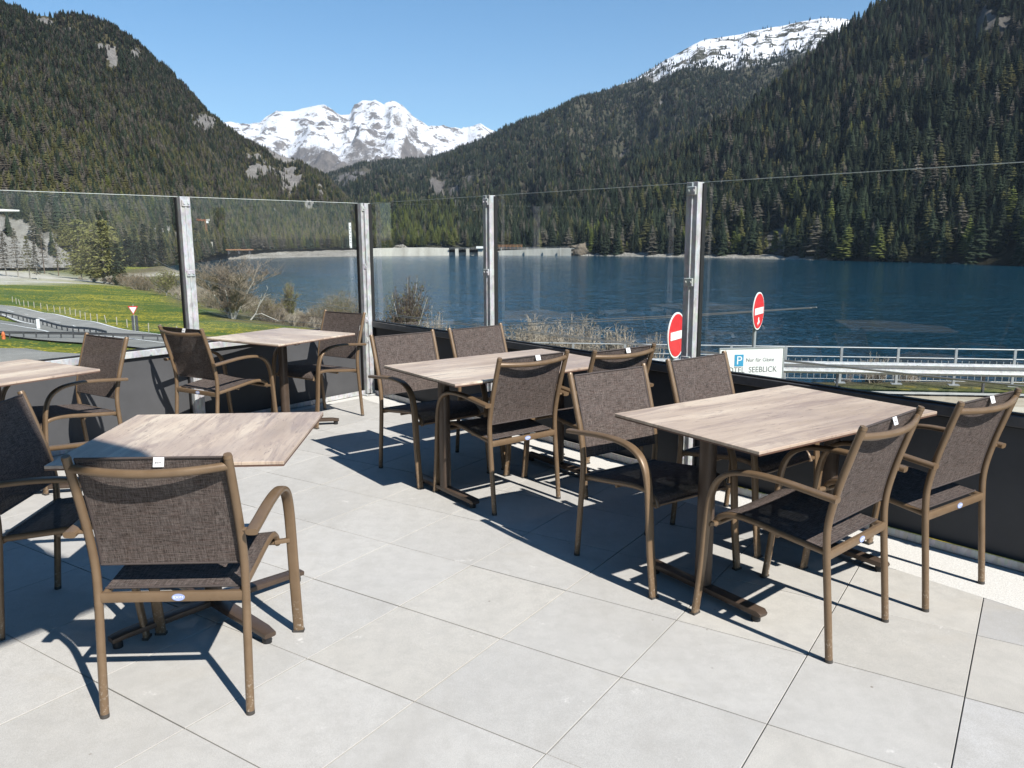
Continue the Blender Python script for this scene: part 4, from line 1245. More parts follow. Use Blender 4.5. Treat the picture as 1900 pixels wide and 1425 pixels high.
tag(rock_mesh('rock_outcrop', (p[0], p[1] + 8, -15.5), (13, 9, 9), M['rock'], 3.1), 'reddish rock outcrop at the right end of the pale dam', 'rock')
# works on the far left bank: crane, kiosk, steel walkway
r0 = 812
cb = at_r(385, 460, r0); k = r0 / FPX
crane = empty('tower_crane', (cb[0], cb[1], cb[2])); tag(crane, 'orange tower crane standing on the far gravel bank', 'crane')
def lat(a, b_, w, n, mb):
    a = Vector(a); b_ = Vector(b_); d = (b_ - a)
    u = Vector((0, 1, 0)); s = d.normalized().cross(u).normalized()
    for i, j in ((-1, -1), (1, -1), (1, 1), (-1, 1)): mb.obox(a + s * i * w / 2 + u * j * w / 2, b_ + s * i * w / 2 + u * j * w / 2, .16, .16)
    for q in range(n):
        p0 = a + d * (q / n); p1 = a + d * ((q + 1) / n); sg = 1 if q % 2 else -1
        mb.obox(p0 + s * sg * w / 2 - u * w / 2, p1 - s * sg * w / 2 - u * w / 2, .12, .12)
b = MB(); lat((0, 0, 0), (0, 0, 46 * k), 1.2, 14, b); b.build('mast', M['rust'], crane)
b = MB(); lat((1, 0, 46 * k), (-46 * k, 0, 51 * k), 1.1, 18, b); b.build('jib', M['orange'], crane)
MB().box((1.6, 0, 43.5 * k), (1.8, 1.6, 2.0)).build('cab', M['white_paint'], crane)
MB().box((2.2, 0, 47 * k), (3.2, 1.2, 1.6)).build('counterweight', M['concrete'], crane)
MB().box((3.0, -1.5, 5.0 * k), (7.0, 6, 10.5 * k)).build('plinth', M['dam'], crane)
MB().box((0.2, -1.8, 18 * k), (2.4, 2.4, 14 * k)).build('base_section', M['orange'], crane)
wb = at_r(405, 461, 835)
wk = empty('steel_walkway', (wb[0], wb[1], -10.6)); tag(wk, 'long rusty steel walkway on dark supports along the far gravel bank', 'walkway')
MB().box((0, 0, 0), (66, 4, 1.1)).build('deck', M['rust'], wk)
for i in range(7): MB().box((-30 + 10 * i, 0, -2.2), (1.4, 3, 3.6)).build('support', M['rail_dark'], wk)
tag(rock_mesh('boulder', at_r(427, 456, 860) + np.array([0, 0, -1]), (2.2, 2.2, 3.4), M['concrete'], 8.0), 'pale upright boulder on the gravel to the right of the crane', 'boulder')
tag(rock_mesh('boulder', at_r(742, 457, 935) + np.array([0, 0, -1.5]), (7, 5, 3.2), M['shore'], 5.0), 'heap of pale rubble on the far bank behind the corner post', 'rubble heap')
pb = at_r(651, 460, 965)
py_ = empty('white_pylon', (pb[0], pb[1], pb[2])); tag(py_, 'tall slim white pylon with dark marks on the far bank left of the corner post', 'pylon')
MB().box((0, 0, 14.2), (2.6, 1.4, 28.6)).build('shaft', M['white_paint'], py_)
for i in range(7): MB().box(((-.3 if i % 2 else .3), -.74, 6 + 3.0 * i), (.9, .06, 1.0)).build('mark', M['rail_dark'], py_)
ex = at_r(891, 461, 919)
MBx = MB().box((ex[0], ex[1], ex[2] + 1.2), (9, 3, 2.4)); tag(MBx.build('site_cabin', M['white_paint']), 'small white site cabin on the crest beside the spillway', 'cabin')
rb1 = at_r(940, 455.5, 925)
sc = MB()
for i in range(9): sc.box((rb1[0] + (i - 4) * 4.2, rb1[1], rb1[2] - 2), (.3, .3, 5))
sc.box((rb1[0], rb1[1], rb1[2] + .4), (36, .5, .5)); sc.box((rb1[0], rb1[1], rb1[2] - 1.2), (36, .4, .35))
tag(sc.build('scaffold', M['rust']), 'long low orange scaffold behind the dam crest', 'scaffold')

# ------------------------------------------------------------------ near bank trees and bushes
def woody(name, loc, h, wr, seed, stems=5, bark='bark_grey', twig='twig_brown', leaf=None, nleaf=0, thin=.02, leafs=.16, flare=.9, levels=3, nb=5, narrow=False, up=.55, leafy_base=False):
    rs = random.Random(seed)
    root = empty(name, loc); tb = MB(); cb_ = MB(); ends = []
    def grow(p, d, L, r, lev):
        pts = [p]; q = Vector(p); dd = Vector(d)
        for i in range(4):
            dd = (dd + Vector((rs.uniform(-.16, .16), rs.uniform(-.16, .16), rs.uniform(-.04, .13)))).normalized()
            q = q + dd * (L / 4); pts.append(tuple(q))
        (tb if lev <= 0 else cb_).tube(pts, [max(thin * .6, r * (1 - .17 * i)) for i in range(5)], n=5 if lev <= 0 else 3, cap=False)
        if lev >= levels:
            ends.extend(pts[1:]); return
        m = nb + (2 if lev == 0 else 0)
        for i in range(m):
            f = rs.uniform(.12, 1.0); k = min(3, int(f * 4)); ff = f * 4 - k
            s = Vector(pts[k]).lerp(Vector(pts[k + 1]), min(1, ff))
            a = rs.uniform(0, 6.283); out = Vector((math.cos(a), math.sin(a), rs.uniform(-.1, .9)))
            nd = (dd * up + out * (.30 if narrow else .62)).normalized()
            grow(tuple(s), nd, L * rs.uniform(.38, .62), max(thin, r * .45), lev + 1)
    for i in range(stems):
        a = 2 * math.pi * (i + rs.random() * .7) / stems; rr = rs.uniform(.1, flare) * wr * .55
        lean = Vector((math.cos(a) * rr / h * 1.6, math.sin(a) * rr / h * 1.6, 1)).normalized()
        bo = .12 * stems / 4 + (rs.uniform(0, .55) * wr if stems >= 6 and not leafy_base else 0)
        grow((math.cos(a) * bo, math.sin(a) * bo, -.2), lean, h * rs.uniform(.55, .78), max(.04, h * .014), 0)
    av = np.array(cb_.v if cb_.v else tb.v); zk = h / max(.1, np.percentile(av[:, 2], 99.7)); rk_ = wr / max(.1, np.percentile(np.hypot(av[:, 0], av[:, 1]), 96))
    for q in (tb, cb_): q.v = [(a * rk_, b * rk_, c * zk) for a, b, c in q.v]
    ends = [(e[0] * rk_, e[1] * rk_, e[2] * zk) for e in ends]
    tb.build('trunk', M[bark], root, True)
    cr_ = cb_.build('crown', M[twig], root)
    if leaf:
        lb = MB()
        for _ in range(nleaf):
            e = ends[rs.randrange(len(ends))]; s = leafs * rs.uniform(.5, 1.2)
            c = [e[k] + rs.uniform(-.28, .28) for k in range(3)]
            lb.add([(c[0] + rs.uniform(-s, s), c[1] + rs.uniform(-s, s), c[2] + rs.uniform(-s, s)) for _ in range(3)], [(0, 1, 2)])
        lb.build('leaves', M[leaf], cr_)
    return root
def cloudy(name, loc, h, wr, seed, nbr=120, ktw=9, bark='bark_grey', twig='twig_grey', leaf=None, nleaf=0, leafs=.08, thin=.012, zlo=.45, single=False, tw=.30):
    rs = random.Random(seed); root = empty(name, loc); tb = MB(); cb_ = MB(); ends = []
    if single: tb.tube([(0, 0, -.2), (rs.uniform(-.1, .1) * wr, 0, h * .35), (rs.uniform(-.1, .1) * wr, 0, h * .62)], [h * .018, h * .013, h * .006], n=6)
    lobes = [(rs.uniform(-.5, .5) * wr, rs.uniform(-.5, .5) * wr, rs.uniform(zlo, .78) * h, rs.uniform(.45, .7)) for _ in range(7)]
    for i in range(nbr):
        if single or rs.random() < .5:
            lx, ly, lz, lr = lobes[rs.randrange(7)]
            u = Vector((rs.gauss(0, 1), rs.gauss(0, 1), rs.gauss(0, 1))).normalized() * (rs.random() ** .4)
            e = Vector((lx + u.x * wr * lr, ly + u.y * wr * lr, min(h, lz + u.z * h * .34)))
        else:
            a = rs.uniform(0, 6.283); q = math.sqrt(rs.random()); e = Vector((math.cos(a) * wr * q, math.sin(a) * wr * q, h * rs.uniform(.35, 1.0) * (1 - .45 * q ** 2)))
        s0 = Vector((rs.uniform(-.04, .04) * wr, 0, h * rs.uniform(.12, .5))) if single else Vector((e.x * .45 + rs.uniform(-.2, .2) * wr, e.y * .45 + rs.uniform(-.2, .2) * wr, -.1))
        m = s0.lerp(e, .5) + Vector((rs.uniform(-.08, .08) * wr, rs.uniform(-.08, .08) * wr, .06 * h))
        (tb if i % 5 == 0 else cb_).tube([s0, m, e], [thin * 2.2, thin * 1.5, thin * .8], n=3, cap=False)
        for k in range(ktw):
            b0 = s0.lerp(e, rs.uniform(.35, 1.0)) if rs.random() < .5 else m.lerp(e, rs.uniform(.2, 1))
            d = Vector((rs.gauss(0, .7), rs.gauss(0, .7), rs.uniform(-.2, 1))).normalized() * (tw * wr * rs.uniform(.3, 1))
            e2 = b0 + d
            if e2.z > h: e2.z = h * rs.uniform(.94, 1)
            cb_.tube([b0, b0 + d * .5 + Vector((0, 0, .02 * h)), e2], [thin * .8, thin * .6, thin * .35], n=3, cap=False); ends.append(e2)
    tb.build('trunk', M[bark], root, True); cr_ = cb_.build('crown', M[twig], root)
    if leaf:
        lb = MB()
        for _ in range(nleaf):
            e = ends[rs.randrange(len(ends))]; s = leafs * rs.uniform(.5, 1.3); c = [e[k] + rs.gauss(0, .05 * wr) for k in range(3)]
            lb.add([(c[0] + rs.uniform(-s, s), c[1] + rs.uniform(-s, s), c[2] + rs.uniform(-s, s)) for _ in range(3)], [(0, 1, 2)])
        lb.build('leaves', M[leaf], cr_)
    return root
def larch(name, loc, h, wr, seed, needles='larch_olive', bark='bark_grey', whorls=34, nb=6, droop=.18, tri=11, bare=.14, jit=.4, ls=1.0, rnd=False):
    rs = random.Random(seed); root = empty(name, loc)
    MB().tube([(0, 0, -.5), (rs.uniform(-.02, .02) * h, 0, h * .5), (0, 0, h * .98)], [h * .013, h * .009, .03], n=7, cap=False).build('trunk', M[bark], root, True)
    br = MB(); nd = MB()
    for w in range(whorls):
        t = (w + rs.random()) / whorls; z = h * (bare + (1 - bare) * t); r = wr * min(1, (1 - t) ** .75 * 1.05) * (1 if t > .1 else .7) if not rnd else wr * math.sin(math.pi * min(1, (1 - t) * .86 + .04)) ** .7
        for k in range(nb):
            if rs.random() < .12: continue
            a = 2 * math.pi * (k + rs.random()) / nb; L = r * rs.uniform(1 - jit, 1.12) + .2
            ca, sa = math.cos(a), math.sin(a); dz = -droop * L * rs.uniform(.3, 1.5)
            br.tube([(0, 0, z), (ca * L * .6, sa * L * .6, z + dz * .8), (ca * L, sa * L, z + dz * .7 + .1)], [.05, .03, .012], n=3, cap=False)
            for q in range(tri):
                f = rs.uniform(.2, 1.05); s = rs.uniform(.22, .50) * (h / 20) ** .5 * ls
                cx = ca * L * f + rs.uniform(-.5, .5) * (.25 * L * .6); cy = sa * L * f + rs.uniform(-.5, .5) * (.25 * L * .6); cz = z + dz * f + rs.uniform(-.25, .2)
                nd.add([(cx + rs.uniform(-s, s), cy + rs.uniform(-s, s), cz + rs.uniform(-s, s) * .6) for _ in range(3)], [(0, 1, 2)])
    cr_ = br.build('crown', M['bark_brown'], root); nd.build('needles', M[needles], cr_)
    return root
def base_at(px, py):
    p = hit(px, py); return p, math.hypot(p[0], p[1])
def height_to(p, px, pytop):
    q = at_r(px, pytop, math.hypot(p[0], p[1])); return q[2] - p[2]
gl = 'larches at the far end of the meadow'
LAR = [
 (152, 519, 408, .36, 'larch_meadow', 'broad olive larch, left one of the big pair at the end of the meadow', 8, .10, 'bark_grey'),
 (196, 527, 410, .37, 'larch_meadow', 'broadest olive larch, right one of the big pair at the end of the meadow', 10, .14, 'bark_grey'),
 (176, 524, 430, .34, 'larch_meadow', 'shorter dark-based larch between the two big olive larches', 7, .12, 'bark_grey'),
 (222, 530, 452, .20, 'spruce_needles', 'small dark conifer just right of the big olive larches', 7, .08, 'bark_brown'),
 (34, 514, 424, .20, 'larch_brown', 'thin half-bare larch in front of the pale cutting, third from the left edge', 4, .16, 'bark_grey'),
 (56, 517, 437, .16, 'larch_olive', 'thin young larch standing against the pale scree', 4, .2, 'bark_grey'),
 (70, 519, 448, .14, 'larch_brown', 'shortest spindly larch against the pale scree', 3, .15, 'bark_pale'),
 (83, 508, 421, .16, 'larch_brown', 'leaning bare-branched larch before the striped scree', 3, .22, 'bark_brown'),
 (109, 512, 430, .13, 'larch_olive', 'slim dark-stemmed larch left of the big olive pair', 3, .2, 'bark_brown'),
 (12, 512, 430, .18, 'larch_brown', 'thin half-bare larch closest to the left edge of the picture', 4, .2, 'bark_grey'),
]
for i, (px, pb_, pt, wr, nd_, lab, tri, bare_, bk_) in enumerate(LAR):
    p, r = base_at(px, pb_); h = height_to(p, px, pt)
    o = larch('larch_tree' if 'conifer' not in lab else 'conifer_tree', (p[0], p[1], tz(p[0], p[1])), h, h * wr, 40 + i, nd_, bk_, tri=tri + 3, bare=bare_, whorls=36 if tri > 6 else 26, nb=8 if tri > 6 else 5, ls=2.0 if tri > 6 else 1.35, rnd='meadow' in nd_)
    tag(o, lab, 'tree', gl)
# young conifers above the bend of the shore, beside the broad screen post
for i, (px, pt, r) in enumerate([(232, 428, 560), (248, 420, 575), (264, 414, 600), (280, 424, 610), (296, 418, 640), (240, 440, 545)]):
    q = at_r(px, pt, r); zb = -15.0; h = q[2] - zb
    o = larch('conifer_tree', (q[0], q[1], zb), h, h * .17, 70 + i, 'spruce_needles' if i % 2 else 'spruce_dark', 'bark_brown', tri=7, bare=.05, whorls=24, nb=7, ls=2.6)
    tag(o, 'dark young conifer above the lake bend, %s' % ['third from the left in its row', 'fourth from the left in its row', 'fifth from the left in its row', 'second from the right, lowest top', 'rightmost of its row beside the broad screen post', 'just behind the third of the row'][i], 'tree', 'dark young conifers above the lake bend')
WD = [
 # px, foot, top, width in the picture, how it grows, label
 (432, 592, 482, 120, dict(fn='woody', stems=7, bark='bark_pale', twig='twig_brown', leaf='bud_rust', nleaf=3800, levels=3, nb=8, thin=.026, leafs=.14, leafy_base=True), 'tall many-stemmed bare tree with rusty twigs at the edge of the meadow'),
 (309, 549, 500, 66, dict(nbr=150, ktw=8, single=True, twig='twig_brown', leaf='larch_meadow', nleaf=4200, leafs=.24, thin=.03), 'olive budding tree half hidden behind the broad meadow-side post'),
 (362, 560, 524, 66, dict(nbr=150, ktw=8, twig='twig_grey', leaf='bud_rust', nleaf=700, leafs=.12, thin=.024), 'low grey leafless tree just right of the broad meadow-side post'),
 (540, 600, 524, 46, dict(fn='woody', stems=1, bark='bark_pale', leaf='larch_meadow', nleaf=3000, levels=3, nb=12, thin=.022, narrow=True, leafs=.14, up=.8), 'narrow pointed birch with a white trunk and fresh green haze of leaves'),
 (500, 597, 543, 78, dict(nbr=150, ktw=9, twig='twig_brown', leaf='bud_olive', nleaf=2600, leafs=.12, thin=.02), 'brownish thicket between the rusty bare tree and the pointed birch'),
 (632, 608, 539, 124, dict(nbr=260, ktw=10, twig='twig_brown', leaf='bud_olive', nleaf=9000, leafs=.12, thin=.02), 'wide rounded olive and orange bush left of the corner post'),
 (590, 604, 562, 44, dict(nbr=90, ktw=8, twig='twig_brown', leaf='bud_rust', nleaf=900, leafs=.1, thin=.02), 'low brown bush between the birch and the wide rounded bush'),
 (264, 538, 503, 54, dict(nbr=110, ktw=8, twig='twig_brown', leaf='bud_rust', nleaf=1500, leafs=.22, thin=.04), 'pinkish brown bush on the bank right of the big olive larches'),
 (236, 531, 506, 44, dict(nbr=90, ktw=8, twig='twig_brown', leaf='bud_rust', nleaf=900, leafs=.22, thin=.04), 'low brown bush at the foot of the small dark conifer'),
 (394, 572, 536, 50, dict(nbr=110, ktw=8, twig='twig_brown', leaf='bud_olive', nleaf=900, leafs=.12, thin=.022), 'tangled brown bush under the left side of the rusty bare tree'),
]
for i, (px, pb_, pt, wpx, kw, lab) in enumerate(WD):
    p, r = base_at(px, pb_); h = height_to(p, px, pt)
    kw = dict(kw); fn = woody if kw.pop('fn', '') else cloudy
    o = fn('bush' if 'bush' in lab or 'thicket' in lab else 'bare_tree', (p[0], p[1], tz(p[0], p[1])), h, wpx * r / FPX / 2, 100 + i, **kw)
    tag(o, lab, 'bush' if 'bush' in lab or 'thicket' in lab else 'tree', 'trees and bushes along the meadow bank')
WN = [
 (752, 48, 515, 124, dict(nbr=300, ktw=15, single=True, zlo=.55, bark='bark_pale', twig='bark_brown', leaf='larch_olive', nleaf=3600, leafs=.085, thin=.012), 'rounded twiggy tree on a pale stem behind the first pane right of the corner post'),
 (812, 40, 566, 90, dict(nbr=150, ktw=12, twig='twig_grey', leaf='bud_rust', nleaf=500, thin=.014), 'faint brown leafless bush in the first pane right of the corner post'),
 (985, 31, 577, 136, dict(nbr=300, ktw=18, thin=.0095, leaf='bud_rust', nleaf=1500, leafs=.03), 'left half of the dense pale leafless thicket below the second lake-side pane'),
 (1062, 31, 579, 132, dict(nbr=300, ktw=18, thin=.0095), 'right half of the dense pale leafless thicket below the second lake-side pane'),
 (1145, 31, 595, 96, dict(nbr=220, ktw=16, thin=.0095), 'smaller rounded leafless bush right of the dense pale thicket'),
 (1205, 30, 615, 66, dict(nbr=110, ktw=11, thin=.009), 'sparse leafless bush left of the nearer no-entry sign'),
 (912, 33, 594, 76, dict(nbr=170, ktw=14, thin=.0095, twig='twig_brown'), 'thin brown bush behind the second lake-side post'),
 (1625, 27.5, 652, 56, dict(nbr=110, ktw=8, thin=.005), 'pale leafless shrub rising just behind the metal railing'),
 (1692, 28.5, 672, 60, dict(nbr=90, ktw=8, thin=.005), 'low leafless shrub behind the railing to the right of the taller one'),
 (1570, 28.5, 682, 44, dict(nbr=70, ktw=7, thin=.005, twig='twig_brown'), 'low brown shrub behind the railing nearest the parking board'),
]
for i, (px, r, pt, wpx, kw, lab) in enumerate(WN):
    q = at_r(px, pt, r); zb = tz(q[0], q[1]); h = q[2] - zb
    o = cloudy('bare_tree' if 'tree' in lab else 'bush', (q[0], q[1], zb), h, wpx * r / FPX / 2, 200 + i, **kw)
    tag(o, lab, 'tree' if 'tree' in lab else 'bush', 'leafless bushes on the lake bank')
# scrub along the whole bank, one continuous tangle
def bush_form(nm, mats, seed, n=46, leaves=150):
    rs = random.Random(seed); b = MB()
    for i in range(n):
        a = rs.uniform(0, 6.283); t = rs.uniform(.1, 1.0); ca, sa = math.cos(a), math.sin(a)
        p = [(ca * .04, sa * .04, 0), (ca * .22 * t + rs.uniform(-.05, .05), sa * .22 * t, .45 * rs.uniform(.7, 1.1)), (ca * .48 * t + rs.uniform(-.08, .08), sa * .48 * t + rs.uniform(-.08, .08), rs.uniform(.55, 1.0) * (1.1 - .45 * t))]
        b.tube(p, [.014, .009, .003], n=3, cap=False, mi=0)
        for q in range(3):
            f = rs.uniform(.3, .9); s0 = [p[1][j] + (p[2][j] - p[1][j]) * f for j in range(3)]
            b.tube([s0, [s0[0] + rs.uniform(-.16, .16), s0[1] + rs.uniform(-.16, .16), s0[2] + rs.uniform(.05, .22)]], [.006, .002], n=3, cap=False, mi=0)
    for i in range(leaves):
        a = rs.uniform(0, 6.283); r_ = .46 * math.sqrt(rs.random()); z = rs.uniform(.2, 1.0) * (1.05 - r_); s = rs.uniform(.012, .035)
        c = (math.cos(a) * r_, math.sin(a) * r_, z)
        b.add([(c[0] + rs.uniform(-s, s), c[1] + rs.uniform(-s, s), c[2] + rs.uniform(-s, s)) for _ in range(3)], [(0, 1, 2)], 1)
    me = bpy.data.meshes.new(nm); me.from_pydata(b.v, [], b.f)
    for m in mats: me.materials.append(m)
    me.polygons.foreach_set('material_index', b.mi); me.update()
    return bpy.data.objects.new(nm, me)
nk = len(KINDS)
KINDS += [bush_form('bush_form', [M['twig_brown'], M['bud_rust']], 1), bush_form('bush_form', [M['twig_grey'], M['bud_olive']], 2, 50, 260), bush_form('bush_form', [M['twig_brown'], M['larch_olive']], 3, 40, 420)]
SP = []; SS = []; SK = []
for _ in range(26000):
    x = rng.uniform(-190, 40); y = rng.uniform(38, 430)
    z = tz(x, y)
    if not (-20.3 < z < -16.0): continue
    if math.hypot(x, y) > 380 and rng.random() < .5: continue
    if rng.random() > .16 + .10 * (z < -17): continue
    h = rng.uniform(1.2, 3.4) * (1.0 if y > 100 else .75)
    SP.append((x, y, z - .1)); SS.append((h * rng.uniform(1.0, 1.6),) * 2 + (h,)); SK.append(nk + int(rng.choice([0, 0, 1, 1, 2])))
forest_object('bank_scrub', SP, SS, SK, 'brown and olive scrub covering the bank between the meadow and the lake')['category'] = 'scrub'

# fallen white branch
p, r = base_at(480, 596); rt = empty('dead_tree', (p[0], p[1], tz(p[0], p[1]))); s_ = r / FPX
tb = MB()
def bp(*q): return [((a - 480) * s_, 0.3 * math.sin(a * .2), (613 - b) * s_) for a, b in q]
for pts, w in ((((465, 613), (475, 600), (484, 580), (488, 566)), .16), (((480, 588), (490, 575), (500, 555), (498, 550)), .10), (((482, 582), (494, 570), (504, 565)), .08), (((484, 572), (498, 568), (500, 566)), .07)):
    tb.tube(bp(*pts), [w, w * .8, w * .5, w * .3][:len(pts)], n=6)
tb.build('trunk', M['bark_pale'], rt, True)
tb = MB(); tb.tube(bp((474, 588 + 14), (486, 600), (500, 606), (514, 613)), [.12, .1, .08, .05], n=6); tb.build('fallen_limb', M['bark_pale'], rt, True)
tag(rt, 'white dead tree with a fallen limb lying on the meadow edge', 'dead tree')

# ------------------------------------------------------------------ barriers, posts and signs beyond the screen
def wbeam(path, h, parent, mat, th=.05, nm='beam'):
    prof = [(0, .5), (.5, .42), (1, .30), (.55, .18), (0, .06), (0, -.06), (.55, -.18), (1, -.30), (.5, -.42), (0, -.5)]
    P = np.array(path); d = np.gradient(P[:, :2], axis=0); d /= np.linalg.norm(d, axis=1)[:, None]
    V = []; F = []; n = len(prof)
    for i in range(len(P)):
        nx_, ny_ = d[i][1], -d[i][0]
        for o, z in prof: V.append((P[i][0] + nx_ * o * th, P[i][1] + ny_ * o * th, P[i][2] + z * h))
        for o, z in prof: V.append((P[i][0] + nx_ * (o * th - .006), P[i][1] + ny_ * (o * th - .006), P[i][2] + z * h))
    for i in range(len(P) - 1):
        for k in range(n - 1):
            a = i * 2 * n + k; b = (i + 1) * 2 * n + k
            F.append((a, b, b + 1, a + 1)); F.append((a + n, a + n + 1, b + n + 1, b + n))
        for k in (0, n - 1):
            a = i * 2 * n + k; b = (i + 1) * 2 * n + k; F.append((a, a + n, b + n, b))
    mb = MB(); mb.add(V, F); return mb.build(nm, mat, parent)
# right: guard rail and pedestrian railing along the lake road
zr = -3.06
fA = at_z(2150, 730, zr); fB = at_z(880, 703, zr)
fA = fA[:2] * 1.0; fB = fB[:2]
fd = (fA - fB); FL = np.linalg.norm(fd); fd /= FL; fn = np.array([fd[1], -fd[0]])
if np.dot(fn, fA) > 0: fn = -fn        # fn points back to the hotel
frz = math.atan2(fd[1], fd[0])
rail = empty('metal_railing', (fB[0], fB[1], zr + .12), frz); tag(rail, 'light grey tubular railing with thin balusters between the lake road and the bank', 'railing')
p16 = at_z(1676, 728, zr); off = np.dot(p16[:2] - fB, fd) % 1.62
posts = np.arange(off, FL, 1.62)
for x in posts:
    b = MB().box((x, 0, .55), (.075, .05, 1.10), bev=.005); pst = b.build('post', M['far_galv'], rail)
    MB().box((x, -.02, .012), (.30, .18, .03)).build('base_plate', M['far_galv'], pst)
for z, rr in ((1.085, .021), (.80, .017)):
    MB().tube([(0, 0, z), (FL, 0, z)], rr, n=8).build('rail', M['far_galv'], rail)
MB().tube([(0, 0, .12), (FL, 0, .12)], .007, n=6).build('rail', M['far_galv'], rail)
bal = [x for x in np.arange(off % .1906, FL, .1906) if x > FL * .30][:98]
for x in bal: MB().box((x, 0, .42), (.014, .014, .62)).build('baluster', M['far_galv'], rail)
gr = empty('guard_rail', (fB[0] + fn[0] * 1.0, fB[1] + fn[1] * 1.0, zr), frz); tag(gr, 'bright galvanised crash barrier in front of the tubular railing', 'guard rail', 'crash barriers')
wbeam([(x, 0, .74) for x in np.arange(5.0, FL + .1, 4.0)], .36, gr, M['galv'], .09)
for x in np.arange(7.0, FL, 4.0): MB().box((x, .12, .38), (.05, .10, .70)).build('post', M['rail_dark'], gr)
for x in np.arange(9.0, FL, 4.0):
    b = MB()
    for dx in (-.12, .12):
        for dz in (.86, .62): b.disc((x + dx, -.085, dz), (0, 1, 0), .014, .02, 8)
    b.build('bolt', M['far_galv'], gr)
# left: two barriers, stakes along the meadow, small posts
def far_barrier(pts, label, postgap, h=.75):
    P = np.array(crom([(a, b_, 0) for a, b_ in pts], 10))[:, :2]
    path = [(x, y, tz(x, y) + h * .78) for x, y in P]
    o = empty('guard_rail', path[0]); L0 = Vector(path[0])
    tag(o, label, 'guard rail', 'crash barriers')
    wbeam([(x - L0.x, y - L0.y, z - L0.z) for x, y, z in path], .34, o, M['rail_dark'], .08)  # dark colour of beam and posts stands in for their backlit side
    d = np.concatenate([[0], np.cumsum(np.hypot(*np.diff(P, axis=0).T))])
    for s in np.arange(0, d[-1], postgap)[:99]:
        x, y = np.interp(s, d, P[:, 0]), np.interp(s, d, P[:, 1]); z = tz(x, y)
        MB().box((x - L0.x, y - L0.y, z + h * .42 - L0.z), (.13, .13, h * .9)).build('post', M['rail_dark'], o)
g1p = [hit(*q)[:2] for q in [(-60, 578), (0, 588), (45, 598), (84, 607), (151, 620), (200, 629)]]
far_barrier(g1p, 'dark crash barrier curving down between the two lanes of road on the left', 2.4, 1.1)
g2p = [hit(*q)[:2] for q in [(-40, 629), (30, 630), (100, 631), (200, 633), (300, 636), (420, 641)]]
far_barrier(g2p, 'straight dark crash barrier across the left, above the grass verge', 1.7, 1.1)
st = [hit(*q)[:2] for q in [(0, 562), (30, 571), (75, 582), (110, 590), (150, 600), (200, 610), (250, 618), (300, 627)]]
P = np.array(crom([(a, b_, 0) for a, b_ in st], 10))[:, :2]; d = np.concatenate([[0], np.cumsum(np.hypot(*np.diff(P, axis=0).T))])
for i, s in enumerate(np.linspace(0, d[-1], 24)):
    x, y = np.interp(s, d, P[:, 0]) + .6, np.interp(s, d, P[:, 1]) + 3.5; z = tz(x, y)
    lean = random.uniform(-.25, .25) if i % 5 == 2 else random.uniform(-.05, .05)
    b = MB().tube([(0, 0, -.1), (lean * .5, 0, .6), (lean, 0, 1.25)], .07, n=6)
    o = b.build('fence_stake', M['stake_wood']); o.location = (x, y, z)
    tag(o, 'pale wooden stake in the row along the meadow side of the road', 'stake', 'wooden stakes along the meadow road')
p = hit(72, 613); b = MB().box((0, 0, .75), (.42, .3, 1.7), bev=.05); o = b.build('marker_post', M['white_paint']); o.location = (p[0], p[1], tz(p[0], p[1])); tag(o, 'white marker post beside the curving crash barrier', 'marker post')
p = hit(7, 630); b = MB().tube([(0, 0, 0), (0, 0, .7), (0, 0, .95)], [.22, .2, .1], n=10); b.disc((0, -.2, .55), (0, 1, 0), .12, .1); o = b.build('hydrant', M['orange']); o.location = (p[0], p[1], tz(p[0], p[1])); tag(o, 'orange hydrant in front of the straight crash barrier at the left edge', 'hydrant')
# give-way sign
p = hit(251, 616); r = math.hypot(p[0], p[1]); k = r / FPX
gw = empty('give_way_sign', (p[0], p[1], tz(p[0], p[1]))); tag(gw, 'white and red give-way triangle on dark posts by the road junction', 'road sign')
MB().tube([(0, 0, 0), (0, 0, 46 * k)], .05, n=8).build('pole', M['far_galv'], gw)
b = MB()
for x in (-.22, .30): b.box((x, .06, 14 * k), (.34, .08, 27 * k))
b.build('sign_back', M['rail_dark'], gw)
def tri(w, z1, z0, y, mat, nm, th=.03):
    b = MB(); v = [(-w / 2, y, z1), (w / 2, y, z1), (0, y, z0)]
    b.add(v + [(a, y + th, c) for a, _, c in v], [(0, 2, 1), (3, 4, 5), (0, 1, 4, 3), (1, 2, 5, 4), (2, 0, 3, 5)]); return b.build(nm, mat, gw)
tri(17 * k, 43.5 * k, 29 * k, -.10, M['red_paint'], 'sign_rim'); tri(12.6 * k, 41.9 * k, 31.0 * k, -.115, M['white_paint'], 'sign_face')

def no_entry(px, py, r, rad, ang, label, sticker=False):
    q = at_r(px, py, r); root = empty('no_entry_sign', (q[0], q[1], zr), ang)
    tag(root, label, 'road sign', 'round no-entry signs')
    z = q[2] - zr
    # local: face towards -y
    MB().tube([(0, .045, 0), (0, .045, z + .22)], .03, n=12).build('pole', M['far_galv'], root, True)
    MB().disc((0, .0, z), (0, 1, 0), rad, .012, 48).build('rim', M['white_paint'], root)
    f = MB().disc((0, -.008, z), (0, 1, 0), rad * .925, .006, 48).build('face', M['red_paint'], root)
    MB().box((0, -.014, z), (rad * 1.52, .006, rad * .36), bev=.004).build('bar', M['white_paint'], root)
    if sticker:
        b = MB(); b.disc((0, -.0125, z - rad * .46), (0, 1, 0), .045, .002, 7, sx=.7).disc((.02, -.0122, z - rad * .58), (0, 1, 0), .045, .002, 6, sy=.7).disc((-.03, -.0121, z - rad * .66), (0, 1, 0), .03, .002, 5)
        b.build('sticker', M['white_paint'], root)
    return root
ang = R(327 - 270)
